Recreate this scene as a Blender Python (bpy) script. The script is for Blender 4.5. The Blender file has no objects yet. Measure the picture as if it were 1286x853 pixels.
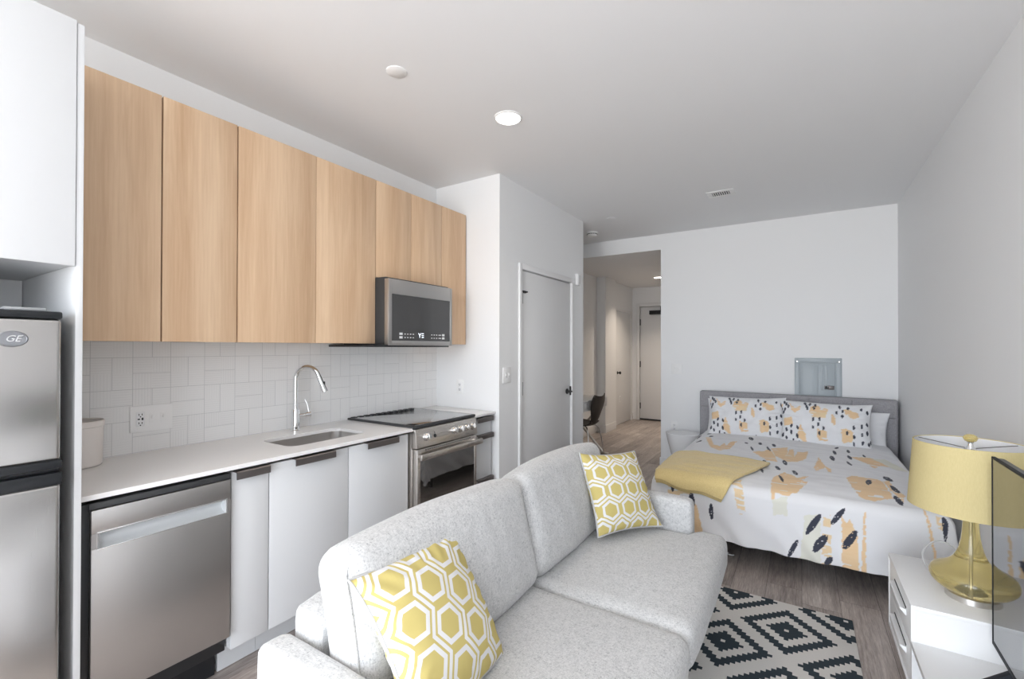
import bpy, bmesh, math, random
import numpy as np
from mathutils import Vector, Matrix, noise

random.seed(7)
SC = bpy.context.scene
COL = SC.collection
PI = math.pi

# ------------------------------------------------------------------ node helpers
class Nx:
    """a scalar socket with arithmetic that builds Math nodes"""
    def __init__(s, t, sock): s.t = t; s.k = sock
    def op(s, o, *a):
        n = s.t.nodes.new('ShaderNodeMath'); n.operation = o
        for i, v in enumerate((s,) + a):
            if isinstance(v, Nx): s.t.links.new(v.k, n.inputs[i])
            else: n.inputs[i].default_value = v
        return Nx(s.t, n.outputs[0])
    def __add__(s, o): return s.op('ADD', o)
    def __sub__(s, o): return s.op('SUBTRACT', o)
    def __mul__(s, o): return s.op('MULTIPLY', o)
    def __truediv__(s, o): return s.op('DIVIDE', o)
    def lt(s, o): return s.op('LESS_THAN', o)
    def gt(s, o): return s.op('GREATER_THAN', o)
    def mn(s, o): return s.op('MINIMUM', o)
    def mx(s, o): return s.op('MAXIMUM', o)
    def abs(s): return s.op('ABSOLUTE')
    def floor(s): return s.op('FLOOR')
    def fract(s): return s.op('FRACT')
    def wrap(s, a, b): return s.op('WRAP', b, a)
    def inv(s): return s * -1.0 + 1.0

def new_mat(name, col=(.8, .8, .8), rough=.5, metal=0., spec=.5, **kw):
    m = bpy.data.materials.new(name); m.use_nodes = True
    t = m.node_tree; b = t.nodes['Principled BSDF']
    b.inputs['Base Color'].default_value = (*col, 1)
    b.inputs['Roughness'].default_value = rough
    b.inputs['Metallic'].default_value = metal
    b.inputs['Specular IOR Level'].default_value = spec
    for k, v in kw.items(): b.inputs[k.replace('_', ' ')].default_value = v
    return m, t, b

def coords(t, kind='Object'):
    n = t.nodes.new('ShaderNodeTexCoord'); return n.outputs[kind]
def world_pos(t):
    return t.nodes.new('ShaderNodeNewGeometry').outputs['Position']
def sep(t, v):
    n = t.nodes.new('ShaderNodeSeparateXYZ'); t.links.new(v, n.inputs[0])
    return [Nx(t, o) for o in n.outputs]
def comb(t, x, y, z):
    n = t.nodes.new('ShaderNodeCombineXYZ')
    for i, v in enumerate((x, y, z)):
        if isinstance(v, Nx): t.links.new(v.k, n.inputs[i])
        else: n.inputs[i].default_value = v
    return n.outputs[0]
def scaled(t, v, s):
    n = t.nodes.new('ShaderNodeMapping'); t.links.new(v, n.inputs[0]); n.inputs['Scale'].default_value = s
    return n.outputs[0]
def noise_n(t, v, scale, detail=3, rough=.5, dist=0):
    n = t.nodes.new('ShaderNodeTexNoise'); t.links.new(v, n.inputs['Vector'])
    n.inputs['Scale'].default_value = scale; n.inputs['Detail'].default_value = detail
    n.inputs['Roughness'].default_value = rough; n.inputs['Distortion'].default_value = dist
    return Nx(t, n.outputs[0])
def white_n(t, v):
    n = t.nodes.new('ShaderNodeTexWhiteNoise'); t.links.new(v, n.inputs['Vector']); return Nx(t, n.outputs['Value'])
def ramp(t, f, stops):
    n = t.nodes.new('ShaderNodeValToRGB'); t.links.new(f.k, n.inputs[0]); r = n.color_ramp
    while len(r.elements) < len(stops): r.elements.new(.5)
    for e, (p, c) in zip(r.elements, stops): e.position = p; e.color = (*c, 1)
    return n.outputs[0]
def mixc(t, f, a, b):
    n = t.nodes.new('ShaderNodeMix'); n.data_type = 'RGBA'
    if isinstance(f, Nx): t.links.new(f.k, n.inputs[0])
    else: n.inputs[0].default_value = f
    for i, c in ((6, a), (7, b)):
        if isinstance(c, tuple): n.inputs[i].default_value = (*c, 1)
        else: t.links.new(c, n.inputs[i])
    return n.outputs[2]
def bump(t, b, h, strength=.2, dist=.002):
    n = t.nodes.new('ShaderNodeBump'); n.inputs['Strength'].default_value = strength; n.inputs['Distance'].default_value = dist
    t.links.new(h.k, n.inputs['Height']); t.links.new(n.outputs[0], b.inputs['Normal'])

def paint(name, col, rough=.6, bs=.08):
    m, t, b = new_mat(name, col, rough, spec=.35)
    bump(t, b, noise_n(t, world_pos(t), 260, 2), bs, .0006)
    return m

M = {}
M['wall'] = paint('wall_paint', (.88, .885, .89))
M['ceil'] = paint('ceiling_paint', (.89, .895, .905), .8)
M['trim'] = paint('trim_paint', (.82, .82, .82), .4, .02)
M['door'] = paint('door_paint', (.80, .80, .80), .45, .02)
M['white'] = new_mat('white_lacquer', (.70, .71, .72), .5, spec=.3)[0]
M['whitep'] = new_mat('white_plastic', (.90, .90, .895), .4)[0]
M['cream'] = new_mat('cream_ceramic', (.82, .77, .73), .35)[0]
M['white2'] = new_mat('bright_white_lacquer', (.87, .875, .88), .3)[0]
M['gloss'] = new_mat('gloss_white', (.88, .885, .89), .2)[0]
M['black'] = new_mat('black_plastic', (.015, .017, .02), .3)[0]
M['blackm'] = new_mat('black_metal', (.02, .02, .022), .45, .3)[0]
M['dark'] = new_mat('dark_gap', (.03, .032, .035), .8)[0]
M['bronze'] = new_mat('pewter_handle', (.17, .155, .15), .38, .75)[0]
M['chrome'] = new_mat('chrome', (.86, .87, .88), .08, 1.)[0]
M['emblem'] = new_mat('emblem_grey', (.30, .31, .33), .4, .8)[0]
M['nickel'] = new_mat('brushed_nickel', (.68, .66, .63), .28, 1.)[0]
M['grey'] = new_mat('grey_plastic', (.35, .36, .37), .5)[0]
M['panelgrey'] = new_mat('grey_enamel', (.42, .47, .50), .4)[0]
M['blackglass'] = new_mat('black_glass', (.045, .045, .046), .05, IOR=1.9)[0]
M['cookglass'] = new_mat('cooktop_glass', (.03, .032, .034), .05, IOR=9.0)[0]
M['tvglass'] = new_mat('television_glass', (.012, .014, .016), .03, IOR=3.0)[0]
M['tvbezel'] = new_mat('dark_steel_bezel', (.02, .023, .028), .6, 0., .15)[0]
M['pewterdark'] = new_mat('dark_bottom', (.06, .062, .065), .5, .4)[0]
M['ink'] = new_mat('panel_print', (.75, .77, .78), .5)[0]
M['thin'] = new_mat('bed_base_fabric', (.10, .10, .11), .9)[0]

def lamp_mat(name, col, s):
    m, t, b = new_mat(name, (.9, .9, .9), .5)
    b.inputs['Emission Color'].default_value = (*col, 1); b.inputs['Emission Strength'].default_value = s
    return m
M['glow'] = lamp_mat('lit_diffuser', (1, .93, .84), 9)
M['led'] = lamp_mat('lit_display', (.75, .85, 1), 1.2)

def steel(name, col, axis, rough=.3):
    m, t, b = new_mat(name, col, rough, 1.)
    sc = [40, 40, 40]; sc['XYZ'.index(axis)] = 1.2
    h = noise_n(t, scaled(t, world_pos(t), sc), 14, 3)
    t.links.new((h * .06 + (rough - .03)).k, b.inputs['Roughness'])
    bump(t, b, h, .012, .0003)
    b.inputs['Anisotropic'].default_value = .4
    return m
M['steelh'] = steel('brushed_steel_horizontal', (.50, .49, .48), 'Y', .40)
M['steelv'] = steel('brushed_steel_vertical', (.60, .59, .58), 'Z', .26)
M['steelr'] = steel('brushed_steel_range', (.66, .62, .58), 'Y', .28)
M['steels'] = steel('sink_steel', (.60, .58, .56), 'Y', .36)

def wood(name, dark, light, axis='Z', seed=0.):
    m, t, b = new_mat(name, light, .42, spec=.4)
    p = world_pos(t); x, y, z = sep(t, p)
    o = t.nodes.new('ShaderNodeObjectInfo'); rnd = Nx(t, o.outputs['Random'])
    v = comb(t, x * 1.0 + rnd * 7, y * 1.0 + rnd * 13 + seed, z * .10 + rnd * 5)
    n1 = noise_n(t, v, 9, 5, .6, .9)
    v2 = comb(t, x + rnd * 3, y + rnd * 3, z * .035)
    n2 = noise_n(t, v2, 95, 3, .6)
    v3 = comb(t, x, y + rnd * 9, z * .02)
    n3 = noise_n(t, v3, 14, 1, .4)
    f = n1 * .52 + n2 * .30 + n3 * .35 - .08
    c = ramp(t, f, [(.32, dark), (.68, light)])
    t.links.new(c, b.inputs['Base Color'])
    bump(t, b, n2, .06, .0005)
    return m
M['pocket'] = new_mat('satin_grey', (.58, .60, .61), .45, .35)[0]
M['maple'] = wood('maple_veneer', (.60, .385, .23), (.80, .59, .395))
M['walnut'] = wood('brown_wood', (.022, .018, .015), (.05, .042, .036))

# floor planks along Y
def floor_mat():
    m, t, b = new_mat('vinyl_planks', (.15, .12, .1), .38, spec=.4)
    x, y, z = sep(t, world_pos(t))
    pw, pl = .18, 1.22
    row = (x / pw).floor()
    off = white_n(t, comb(t, row, 3.3, 0))
    yy = y / pl + off
    cell = comb(t, row, yy.floor(), 1.)
    r1 = white_n(t, cell)
    fx = (x / pw).fract(); fy = yy.fract()
    gap = (fx.mn(fx.inv()) * pw).lt(.0011).mx((fy.mn(fy.inv()) * pl).lt(.0011))
    v = comb(t, x + r1 * 9, y * .05 + r1 * 4, r1 * 5)
    g1 = noise_n(t, v, 26, 6, .65, .6)
    v2 = comb(t, x * 1.0, y * .07 + r1 * 7, r1)
    g2 = noise_n(t, v2, 150, 4, .75)
    v3 = comb(t, x + r1, y * .5, r1 * 3)
    g3 = noise_n(t, v3, 5, 3, .5)
    f = g1 * .55 + g2 * .75 + g3 * .3 + r1 * .16 - .40
    c = ramp(t, f, [(.22, (.17, .145, .135)), (.44, (.36, .31, .285)), (.60, (.50, .445, .41)), (.82, (.74, .70, .66))])
    c = mixc(t, gap * .75, c, (.03, .025, .022))
    t.links.new(c, b.inputs['Base Color'])
    t.links.new((g2 * .2 + .30).k, b.inputs['Roughness'])
    bump(t, b, g2 * .6 - gap * 1.0, .18, .001)
    return m
M['floor'] = floor_mat()

def tile_mat():
    m, t, b = new_mat('white_relief_tile', (.8, .8, .79), .3, spec=.45)
    x, y, z = sep(t, world_pos(t))
    s = (y - .68) / .152; q = (z - 1.228) / .15
    cs, cq = s.floor(), q.floor(); fs, fq = s.fract(), q.fract()
    par = ((cs + cq) * .5).fract().gt(.25)          # 1 = horizontal pair
    dm = fs.mn(fs.inv()).mn(fq.mn(fq.inv()))
    sp = (fs - .5).abs() * par.inv() + (fq - .5).abs() * par
    d = dm.mn(sp)
    g = d.lt(.0065); g2 = d.lt(.016)
    half = fs.gt(.5) * par.inv() + fq.gt(.5) * par
    id1 = white_n(t, comb(t, cs, cq, half * 3.0 + 1.0)); 
    idq = white_n(t, comb(t, cs, cq, half * 3.0 + fs.gt(.5) * 11.0 + fq.gt(.5) * 7.0))
    vert = idq.gt(.5)
    u = fs * vert + fq * vert.inv()
    ln = ((u * 13.0).fract() - .5).abs() * 2.0
    rel = ln.gt(.62)
    amt = id1 * .8 + .25
    c = mixc(t, rel * .16 * amt, (.87, .87, .865), (.55, .55, .55))
    c = mixc(t, id1 * .05, c, (.7, .7, .7))
    c = mixc(t, g, c, (.60, .605, .61))
    t.links.new(c, b.inputs['Base Color'])
    bump(t, b, ln * amt * .40 - g2 * .8, .35, .0016)
    return m
M['tile'] = tile_mat()

def sofa_mat():
    m, t, b = new_mat('pale_grey_weave', (.6, .6, .6), .95, spec=.15)
    p = coords(t, 'Object')
    a = noise_n(t, scaled(t, p, (1, .3, 1)), 310, 3, .75)
    c = noise_n(t, scaled(t, p, (.3, 1, .3)), 290, 3, .75)
    f = a * .5 + c * .5
    d = noise_n(t, p, 30, 3, .5)
    f = f + d * .12 - .06
    col = ramp(t, f, [(.33, (.20, .21, .22)), (.42, (.45, .457, .462)), (.50, (.56, .563, .565)), (.66, (.70, .70, .695))])
    t.links.new(col, b.inputs['Base Color'])
    b.inputs['Sheen Weight'].default_value = .25
    bump(t, b, f, .35, .0012)
    return m
M['sofa'] = sofa_mat()

def hb_mat():
    m, t, b = new_mat('mid_grey_linen', (.3, .3, .31), .95, spec=.15)
    p = coords(t, 'Object')
    f = noise_n(t, scaled(t, p, (1, 1, .2)), 300, 2, .7) * .5 + noise_n(t, scaled(t, p, (.2, 1, 1)), 300, 2, .7) * .5
    t.links.new(ramp(t, f, [(.35, (.28, .275, .29)), (.65, (.46, .45, .47))]), b.inputs['Base Color'])
    bump(t, b, f, .3, .001)
    return m
M['headboard'] = hb_mat()

def throw_mat():
    m, t, b = new_mat('soft_yellow_cotton', (.78, .62, .27), .9, spec=.15)
    p = coords(t, 'Object')
    f = noise_n(t, scaled(t, p, (1, .25, 1)), 260, 2, .7)
    t.links.new(ramp(t, f, [(.3, (.70, .54, .24)), (.7, (.84, .68, .34))]), b.inputs['Base Color'])
    b.inputs['Sheen Weight'].default_value = .3
    bump(t, b, f, .3, .001)
    return m
M['throw'] = throw_mat()

def hex_mat(period, ox, oy):
    """yellow hexagon trellis, flat-topped cells, in the cushion's own XY"""
    m, t, b = new_mat('yellow_hexagon_print', (.8, .65, .2), .85, spec=.15)
    x, y, z = sep(t, coords(t, 'Object'))
    px = x / period + ox; py = y / period + oy
    W = 1.7320508
    def cand(a, c):
        dx = (px - a).wrap(-W / 2, W / 2); dy = (py - c).wrap(-.5, .5)
        return dx, dy, dx * dx + dy * dy
    x1, y1, d1 = cand(0., 0.); x2, y2, d2 = cand(W / 2, .5)
    s = d1.lt(d2)
    qx = (x1 * s + x2 * s.inv()).abs(); qy = (y1 * s + y2 * s.inv()).abs()
    my = qy * 2.0; md = (qx * .8660254 + qy * .5) * 2.0
    r = my.mx(md)
    core = r.lt(.565)
    ring = r.lt(.785)
    web = md.gt(.905)
    whitef = (ring * core.inv()).mx(web)
    c = mixc(t, whitef, (.57, .475, .18), (.74, .74, .75))
    t.links.new(c, b.inputs['Base Color'])
    f = noise_n(t, coords(t, 'Object'), 700, 2)
    bump(t, b, f, .15, .0008)
    return m
M['hex'] = hex_mat(.110, .30, .12)
M['hexb'] = hex_mat(.104, .05, .33)
M['pipe'] = new_mat('grey_piping', (.52, .52, .52), .8)[0]

def rug_mat():
    m, t, b = new_mat('diamond_rug', (.7, .7, .68), 1., spec=.1)
    x, y, z = sep(t, world_pos(t))
    c = .0198; h = .257
    X = (x + .0655) / c; Y = (y - 2.664) / c
    X = (X + .5).floor() * c; Y = (Y + .5).floor() * c
    def dia(a, bb):
        return (X - a).wrap(-h, h).abs() + (Y - bb).wrap(-h, h).abs()
    d = dia(0., 0.).mn(dia(h, h))
    k = (d.gt(.015) * d.lt(.087)).mx(d.gt(.150) * d.lt(.212))
    n = noise_n(t, world_pos(t), 450, 3, .7)
    c1 = mixc(t, n, (.66, .64, .61), (.86, .84, .81)); c2 = mixc(t, n, (.028, .040, .050), (.075, .095, .112))
    t.links.new(mixc(t, k, c1, c2), b.inputs['Base Color'])
    bump(t, b, n, .6, .003)
    return m
M['rug'] = rug_mat()

def print_mat():
    m, t, b = new_mat('brush_print_cotton', (.85, .85, .86), .85, spec=.15)
    a = t.nodes.new('ShaderNodeVertexColor'); a.layer_name = 'print'
    t.links.new(a.outputs[0], b.inputs['Base Color'])
    b.inputs['Sheen Weight'].default_value = .1
    bump(t, b, noise_n(t, coords(t, 'Object'), 600, 2), .12, .0006)
    return m
M['print'] = print_mat()
M['cotton'] = new_mat('white_cotton', (.84, .84, .855), .9, spec=.15)[0]

def shade_mat():
    m, t, b = new_mat('yellow_shade_fabric', (.74, .60, .26), .8, spec=.2)
    x, y, z = sep(t, coords(t, 'Object'))
    n = noise_n(t, scaled(t, coords(t, 'Object'), (1, 1, .15)), 420, 2)
    t.links.new(mixc(t, n, (.56, .47, .235), (.66, .56, .30)), b.inputs['Base Color'])
    bump(t, b, n, .12, .0006)
    return m
M['shade'] = shade_mat()
M['shadein'] = new_mat('shade_lining', (.85, .85, .86), .8)[0]
def amber():
    m, t, b = new_mat('yellow_glass', (.84, .71, .33), .06, spec=.6)
    b.inputs['Coat Weight'].default_value = .6; b.inputs['Coat Roughness'].default_value = .03
    b.inputs['Transmission Weight'].default_value = .8; b.inputs['IOR'].default_value = 1.15
    return m
M['amber'] = amber()
m_, t_, b_ = new_mat('clear_cord', (.86, .87, .88), .2); b_.inputs['Transmission Weight'].default_value = .3
M['cord'] = m_

# ------------------------------------------------------------------ object helpers
ORG = {}
def tag(o, label=None, cat=None, group=None, kind=None):
    if label: o['label'] = label
    if cat: o['category'] = cat
    if group: o['group'] = group
    if kind: o['kind'] = kind
    return o
def thing(name, label, cat, loc, group=None, mat=None):
    o = bpy.data.objects.new(name, None); COL.objects.link(o); o.empty_display_size = .1
    if mat is None: o.location = loc; ORG[o.name] = Vector(loc)
    else: o.matrix_world = mat; ORG[o.name] = Vector((0, 0, 0))
    return tag(o, label, cat, group)

class MB:
    def __init__(s): s.bm = bmesh.new(); s.mats = []
    def _m(s, faces, mi):
        for f in faces: f.material_index = mi
    def box(s, x0, x1, y0, y1, z0, z1, bev=0., seg=2, mi=0, mtx=None):
        r = bmesh.ops.create_cube(s.bm, size=1.); vs = r['verts']
        c = Vector(((x0 + x1) / 2, (y0 + y1) / 2, (z0 + z1) / 2)); d = (abs(x1 - x0), abs(y1 - y0), abs(z1 - z0))
        for v in vs: v.co = Vector((v.co.x * d[0], v.co.y * d[1], v.co.z * d[2])) + c
        fs = set(f for v in vs for f in v.link_faces)
        if bev > 0:
            es = list(set(e for v in vs for e in v.link_edges))
            bv = bmesh.ops.bevel(s.bm, geom=es, offset=min(bev, min(d) * .49), segments=seg, affect='EDGES', profile=.5)
            fs = set(bv['faces']) | set(f for f in fs if f.is_valid)
            vs = list(set(v for f in fs for v in f.verts))
        s._m(fs, mi)
        if mtx is not None:
            for v in vs: v.co = mtx @ v.co
        return s
    def prism(s, poly, axis, a0, a1, mi=0, bev=0.):
        """extrude a polygon (two other axes, in XYZ order) along axis from a0 to a1"""
        i = 'XYZ'.index(axis)
        def P(p, a):
            q = list(p); q.insert(i, a); return Vector(q)
        b0 = [s.bm.verts.new(P(p, a0)) for p in poly]; b1 = [s.bm.verts.new(P(p, a1)) for p in poly]
        n = len(poly); fs = []
        for k in range(n): fs.append(s.bm.faces.new((b0[k], b0[(k + 1) % n], b1[(k + 1) % n], b1[k])))
        fs.append(s.bm.faces.new(b0[::-1])); fs.append(s.bm.faces.new(b1))
        s._m(fs, mi)
        if bev > 0:
            es = list(set(e for f in fs for e in f.edges))
            r = bmesh.ops.bevel(s.bm, geom=es, offset=bev, segments=2, affect='EDGES', profile=.5)
            s._m(r['faces'], mi)
        return s
    def tube(s, pts, r, n=12, mi=0, closed=False, cap=True):
        pts = [Vector(p) for p in pts]; N = len(pts)
        rr = r if isinstance(r, (list, tuple)) else [r] * N
        rings = []; up = None
        for i, p in enumerate(pts):
            if closed: tg = pts[(i + 1) % N] - pts[i - 1]
            else: tg = pts[min(i + 1, N - 1)] - pts[max(i - 1, 0)]
            tg.normalize()
            if up is None:
                up = Vector((0, 0, 1)) if abs(tg.z) < .9 else Vector((1, 0, 0))
            a = tg.cross(up)
            if a.length < 1e-5: a = tg.orthogonal()
            a.normalize(); bb = a.cross(tg).normalized(); up = bb
            rings.append([s.bm.verts.new(p + (a * math.cos(2 * PI * k / n) + bb * math.sin(2 * PI * k / n)) * rr[i]) for k in range(n)])
        fs = []
        for i in range(N if closed else N - 1):
            A, B = rings[i], rings[(i + 1) % N]
            for k in range(n): fs.append(s.bm.faces.new((A[k], A[(k + 1) % n], B[(k + 1) % n], B[k])))
        if cap and not closed:
            fs.append(s.bm.faces.new(rings[0][::-1])); fs.append(s.bm.faces.new(rings[-1]))
        s._m(fs, mi); return s
    def lathe(s, prof, c=(0, 0, 0), n=32, mi=0, axis='Z', capb=True, capt=True):
        """prof = [(radius, height)] round an axis through c"""
        def P(r, h, a):
            u, v = r * math.cos(a), r * math.sin(a)
            q = {'Z': (u, v, h), 'X': (h, u, v), 'Y': (v, h, u)}[axis]
            return Vector(c) + Vector(q)
        rings = [[s.bm.verts.new(P(max(r, 1e-4), h, 2 * PI * k / n)) for k in range(n)] for r, h in prof]
        fs = []
        for A, B in zip(rings, rings[1:]):
            for k in range(n): fs.append(s.bm.faces.new((A[k], A[(k + 1) % n], B[(k + 1) % n], B[k])))
        if capb: fs.append(s.bm.faces.new(rings[0][::-1]))
        if capt: fs.append(s.bm.faces.new(rings[-1]))
        s._m(fs, mi); return s
    def grid(s, F, nu, nv, mi=0, wrapu=False):
        g = [[s.bm.verts.new(F(i / (nu - 1 if not wrapu else nu), j / (nv - 1))) for j in range(nv)] for i in range(nu)]
        fs = []
        for i in range(nu if wrapu else nu - 1):
            for j in range(nv - 1):
                a = (i + 1) % nu
                fs.append(s.bm.faces.new((g[i][j], g[a][j], g[a][j + 1], g[i][j + 1])))
        s._m(fs, mi); return g
    def pad(s, c, h, r, bulge=(0, 0, 0), n=18, warp=None, mi=0, mtx=None):
        """rounded upholstered block: centre, half sizes, corner radius, face bulge"""
        bm2 = bmesh.new(); bmesh.ops.create_cube(bm2, size=2.)
        bmesh.ops.subdivide_edges(bm2, edges=bm2.edges[:], cuts=n, use_grid_fill=True)
        mp = {}
        for v in bm2.verts:
            a = [math.sin(k * PI / 2) * .35 + k * .65 for k in v.co]
            p = Vector((a[0] * h[0], a[1] * h[1], a[2] * h[2]))
            q = Vector([max(-(h[k] - r), min(h[k] - r, p[k])) for k in range(3)])
            d = p - q
            if d.length > 1e-9: p = q + d.normalized() * r
            u = [max(-1, min(1, p[k] / h[k])) for k in range(3)]
            o = Vector((bulge[0] * u[0] * (1 - u[1] ** 2) * (1 - u[2] ** 2), bulge[1] * u[1] * (1 - u[0] ** 2) * (1 - u[2] ** 2), bulge[2] * u[2] * (1 - u[0] ** 2) * (1 - u[1] ** 2)))
            p = p + o
            p = p + Vector(c)
            if warp: p = warp(p)
            if mtx is not None: p = mtx @ p
            mp[v] = s.bm.verts.new(p)
        fs = [s.bm.faces.new([mp[v] for v in f.verts]) for f in bm2.faces]
        bm2.free(); s._m(fs, mi); return s
    def mesh(s, name, mats, off, smooth=35):
        bmesh.ops.recalc_face_normals(s.bm, faces=s.bm.faces[:])
        for v in s.bm.verts: v.co -= off
        me = bpy.data.meshes.new(name); s.bm.to_mesh(me); s.bm.free()
        for m in (mats if isinstance(mats, (list, tuple)) else [mats]): me.materials.append(m)
        if smooth:
            me.shade_smooth(); me.set_sharp_from_angle(angle=math.radians(smooth))
        return me
    def build(s, name, mats, parent=None, org=None, smooth=35):
        off = ORG[parent.name] if parent is not None else Vector(org if org is not None else (0, 0, 0))
        me = s.mesh(name, mats, off, smooth)
        o = bpy.data.objects.new(name, me); COL.objects.link(o)
        if parent is not None: o.parent = parent
        else: o.location = off
        ORG[o.name] = Vector(off) if parent is not None else Vector(off)
        return o
def B(*a, **k): return MB().box(*a, **k)
def struct(name, mb, mat, parent=None, smooth=35):
    o = mb.build(name, mat, parent, smooth=smooth); o['kind'] = 'structure'; return o
def single(name, mb, mat, org, label, cat, group=None, smooth=35):
    return tag(mb.build(name, mat, None, org, smooth), label, cat, group)

# ------------------------------------------------------------------ the room
XL, XR, YB, ZC, ZH = -2.66, .77, 5.57, 2.80, 2.615
XC = -2.0                      # closet wall face
struct('floor', B(-3.6, 1.1, -3.4, 9.3, -.08, 0), M['floor'])
struct('ceiling', B(-2.9, .9, -3.4, 5.60, ZC, ZC + .1), M['ceil'])
struct('ceiling_hall', B(-3.3, -.9, YB + .12, 9.2, ZH, ZH + .1), M['ceil'])
struct('wall_left', B(XL - .1, XL, -3.4, 2.94, 0, ZC), M['wall'])
struct('wall_kitchen_end', B(XL - .1, XC - .1, 2.94, 3.04, 0, ZC), M['wall'])
mb = MB()
mb.box(XC - .1, XC, 2.94, 3.255, 0, ZC); mb.box(XC - .1, XC, 4.262, 4.56, 0, ZC); mb.box(XC - .1, XC, 3.255, 4.262, 2.105, ZC)
struct('wall_closet', mb, M['wall'])
struct('wall_closet_side', B(-2.95, XC - .1, 4.46, 4.56, 0, ZC), M['wall'])
struct('wall_closet_blocker', B(-2.95, -2.85, 3.04, 4.46, 0, ZC), M['wall'])  # unseen wall added to stop daylight leaking round the closet door
struct('wall_entry_blocker', B(-3.3, -.9, 9.10, 9.2, 0, ZH), M['wall'])  # unseen blocker added behind the entry door against light leaks
struct('wall_hall_closet_blocker', B(-3.3, -3.2, 7.7, 9.1, 0, ZH), M['wall'])  # added out of sight behind the hall closet door, keeps sky light out
struct('wall_alcove', B(-3.05, -2.91, 4.46, 7.2, 0, ZC), M['wall'])
mb = MB(); mb.box(-1.43, XR + .1, YB, YB + .12, 0, ZC); mb.box(-2.91, -1.43, YB, YB + .12, ZH, ZC)
struct('wall_back', mb, M['wall'])
VY0, VY1, VZ0, VZ1 = -3.0, -1.6, .12, 2.45     # second window, right wall behind the viewpoint
mb = MB(); mb.box(XR, XR + .15, -3.4, VY0, 0, ZC); mb.box(XR, XR + .15, VY1, YB, 0, ZC); mb.box(XR, XR + .15, VY0, VY1, 0, VZ0); mb.box(XR, XR + .15, VY0, VY1, VZ1, ZC)
struct('wall_right', mb, M['wall'])
mb = MB()
for z in (VZ0, VZ1): mb.box(XR + .04, XR + .10, VY0, VY1, z - .025, z + .025)
for k in range(4): mb.box(XR + .04, XR + .10, VY0 + k * (VY1 - VY0) / 3 - .025, VY0 + k * (VY1 - VY0) / 3 + .025, VZ0, VZ1)
struct('window_2', mb, M['blackm'])
struct('wall_hall_right', B(-1.15, -1.05, YB + .12, 9.0, 0, ZH), M['wall'])
struct('wall_hall_column', B(-3.05, -2.755, 7.2, 7.7, 0, ZH), M['wall'])
mb = MB(); mb.box(-2.95, -2.845, 7.7, 7.94, 0, ZH); mb.box(-2.95, -2.845, 8.80, 9.0, 0, ZH); mb.box(-2.95, -2.845, 7.94, 8.80, 2.12, ZH)
struct('wall_hall_left', mb, M['wall'])
mb = MB(); mb.box(-2.95, -2.70, 8.92, 9.04, 0, ZH); mb.box(-1.68, -1.05, 8.92, 9.04, 0, ZH); mb.box(-2.70, -1.68, 8.92, 9.04, 2.235, ZH)
struct('wall_hall_end', mb, M['wall'])
# window wall behind the camera
WX0, WX1, WZ0, WZ1, YW = -2.5, .75, .12, 2.70, -3.2
mb = MB(); mb.box(XL - .1, WX0, YW - .15, YW, 0, ZC); mb.box(WX1, XR + .1, YW - .15, YW, 0, ZC)
mb.box(WX0, WX1, YW - .15, YW, 0, WZ0); mb.box(WX0, WX1, YW - .15, YW, WZ1, ZC)
struct('wall_window', mb, M['wall'])
mb = MB()
for z in (WZ0, WZ1): mb.box(WX0, WX1, YW - .10, YW - .04, z - .025, z + .025)
for x in (WX0, WX0 + .97, WX0 + 1.94, WX1): mb.box(x - .025, x + .025, YW - .10, YW - .04, WZ0, WZ1)
struct('window_1', mb, M['blackm'])
# skirting
BH = .105
struct('baseboard_back', B(-1.43, XR, YB - .012, YB, 0, BH, .003), M['trim'])
struct('baseboard_opening', B(-1.442, -1.43, YB - .012, YB + .12, 0, BH, .003), M['trim'])
struct('baseboard_right', B(XR - .012, XR, -3.2, YB - .012, 0, BH, .003), M['trim'])
mb = MB(); mb.box(XC, XC + .012, 2.94, 3.225, 0, BH, .003); mb.box(XC, XC + .012, 4.30, 4.56, 0, BH, .003)
struct('baseboard_closet', mb, M['trim'])
struct('baseboard_alcove', B(-2.91, -2.898, 4.56, 7.2, 0, .13, .003), M['trim'])
mb = MB(); mb.box(-2.898, -2.743, 7.188, 7.2, 0, .13, .003); mb.box(-2.755, -2.743, 7.2, 7.7, 0, .13, .003)
mb.box(-2.845, -2.833, 7.7, 7.90, 0, .13, .003); mb.box(-2.845, -2.833, 8.84, 8.92, 0, .13, .003)
struct('baseboard_hall', mb, M['trim'])
# tile splashback (fixed to the wall)
struct('trim_backsplash', B(XL, XL + .008, .45, 2.94, .925, 1.47), M['tile'])

# closet door
mb = MB()
mb.box(XC - .06, XC + .016, 3.225, 3.268, 0, 2.14, .003); mb.box(XC - .06, XC + .016, 4.25, 4.295, 0, 2.14, .003); mb.box(XC - .06, XC + .016, 3.268, 4.25, 2.093, 2.14, .003)
struct('trim_1', mb, M['trim'])
d1 = struct('door_1', B(XC - .05, XC - .008, 3.272, 4.246, .01, 2.085, .002), M['door'])
mb = MB().box(XC - .012, XC + .012, 3.262, 3.280, 1.02, 1.135, .002); h = struct('hinge', mb, M['blackm'], d1)
mb = MB().box(XC - .012, XC + .012, 3.262, 3.280, 1.80, 1.905, .002).box(XC - .004, XC + .016, 3.258, 3.330, 1.893, 1.913, .003)
mb.tube([(XC + .01, 3.325, 1.903), (XC + .03, 3.325, 1.903)], .006)
struct('door_stop_hinge', mb, M['blackm'], d1)
mb = MB().lathe([(.027, 0), (.027, .010)], (XC - .008, 4.17, .985), 20, axis='X').tube([(XC, 4.17, .985), (XC + .045, 4.17, .985)], .010)
mb.tube([(XC + .042, 4.18, .985), (XC + .046, 4.10, .985), (XC + .046, 4.07, .985)], .009)
struct('lever_handle', mb, M['blackm'], d1)
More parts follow.
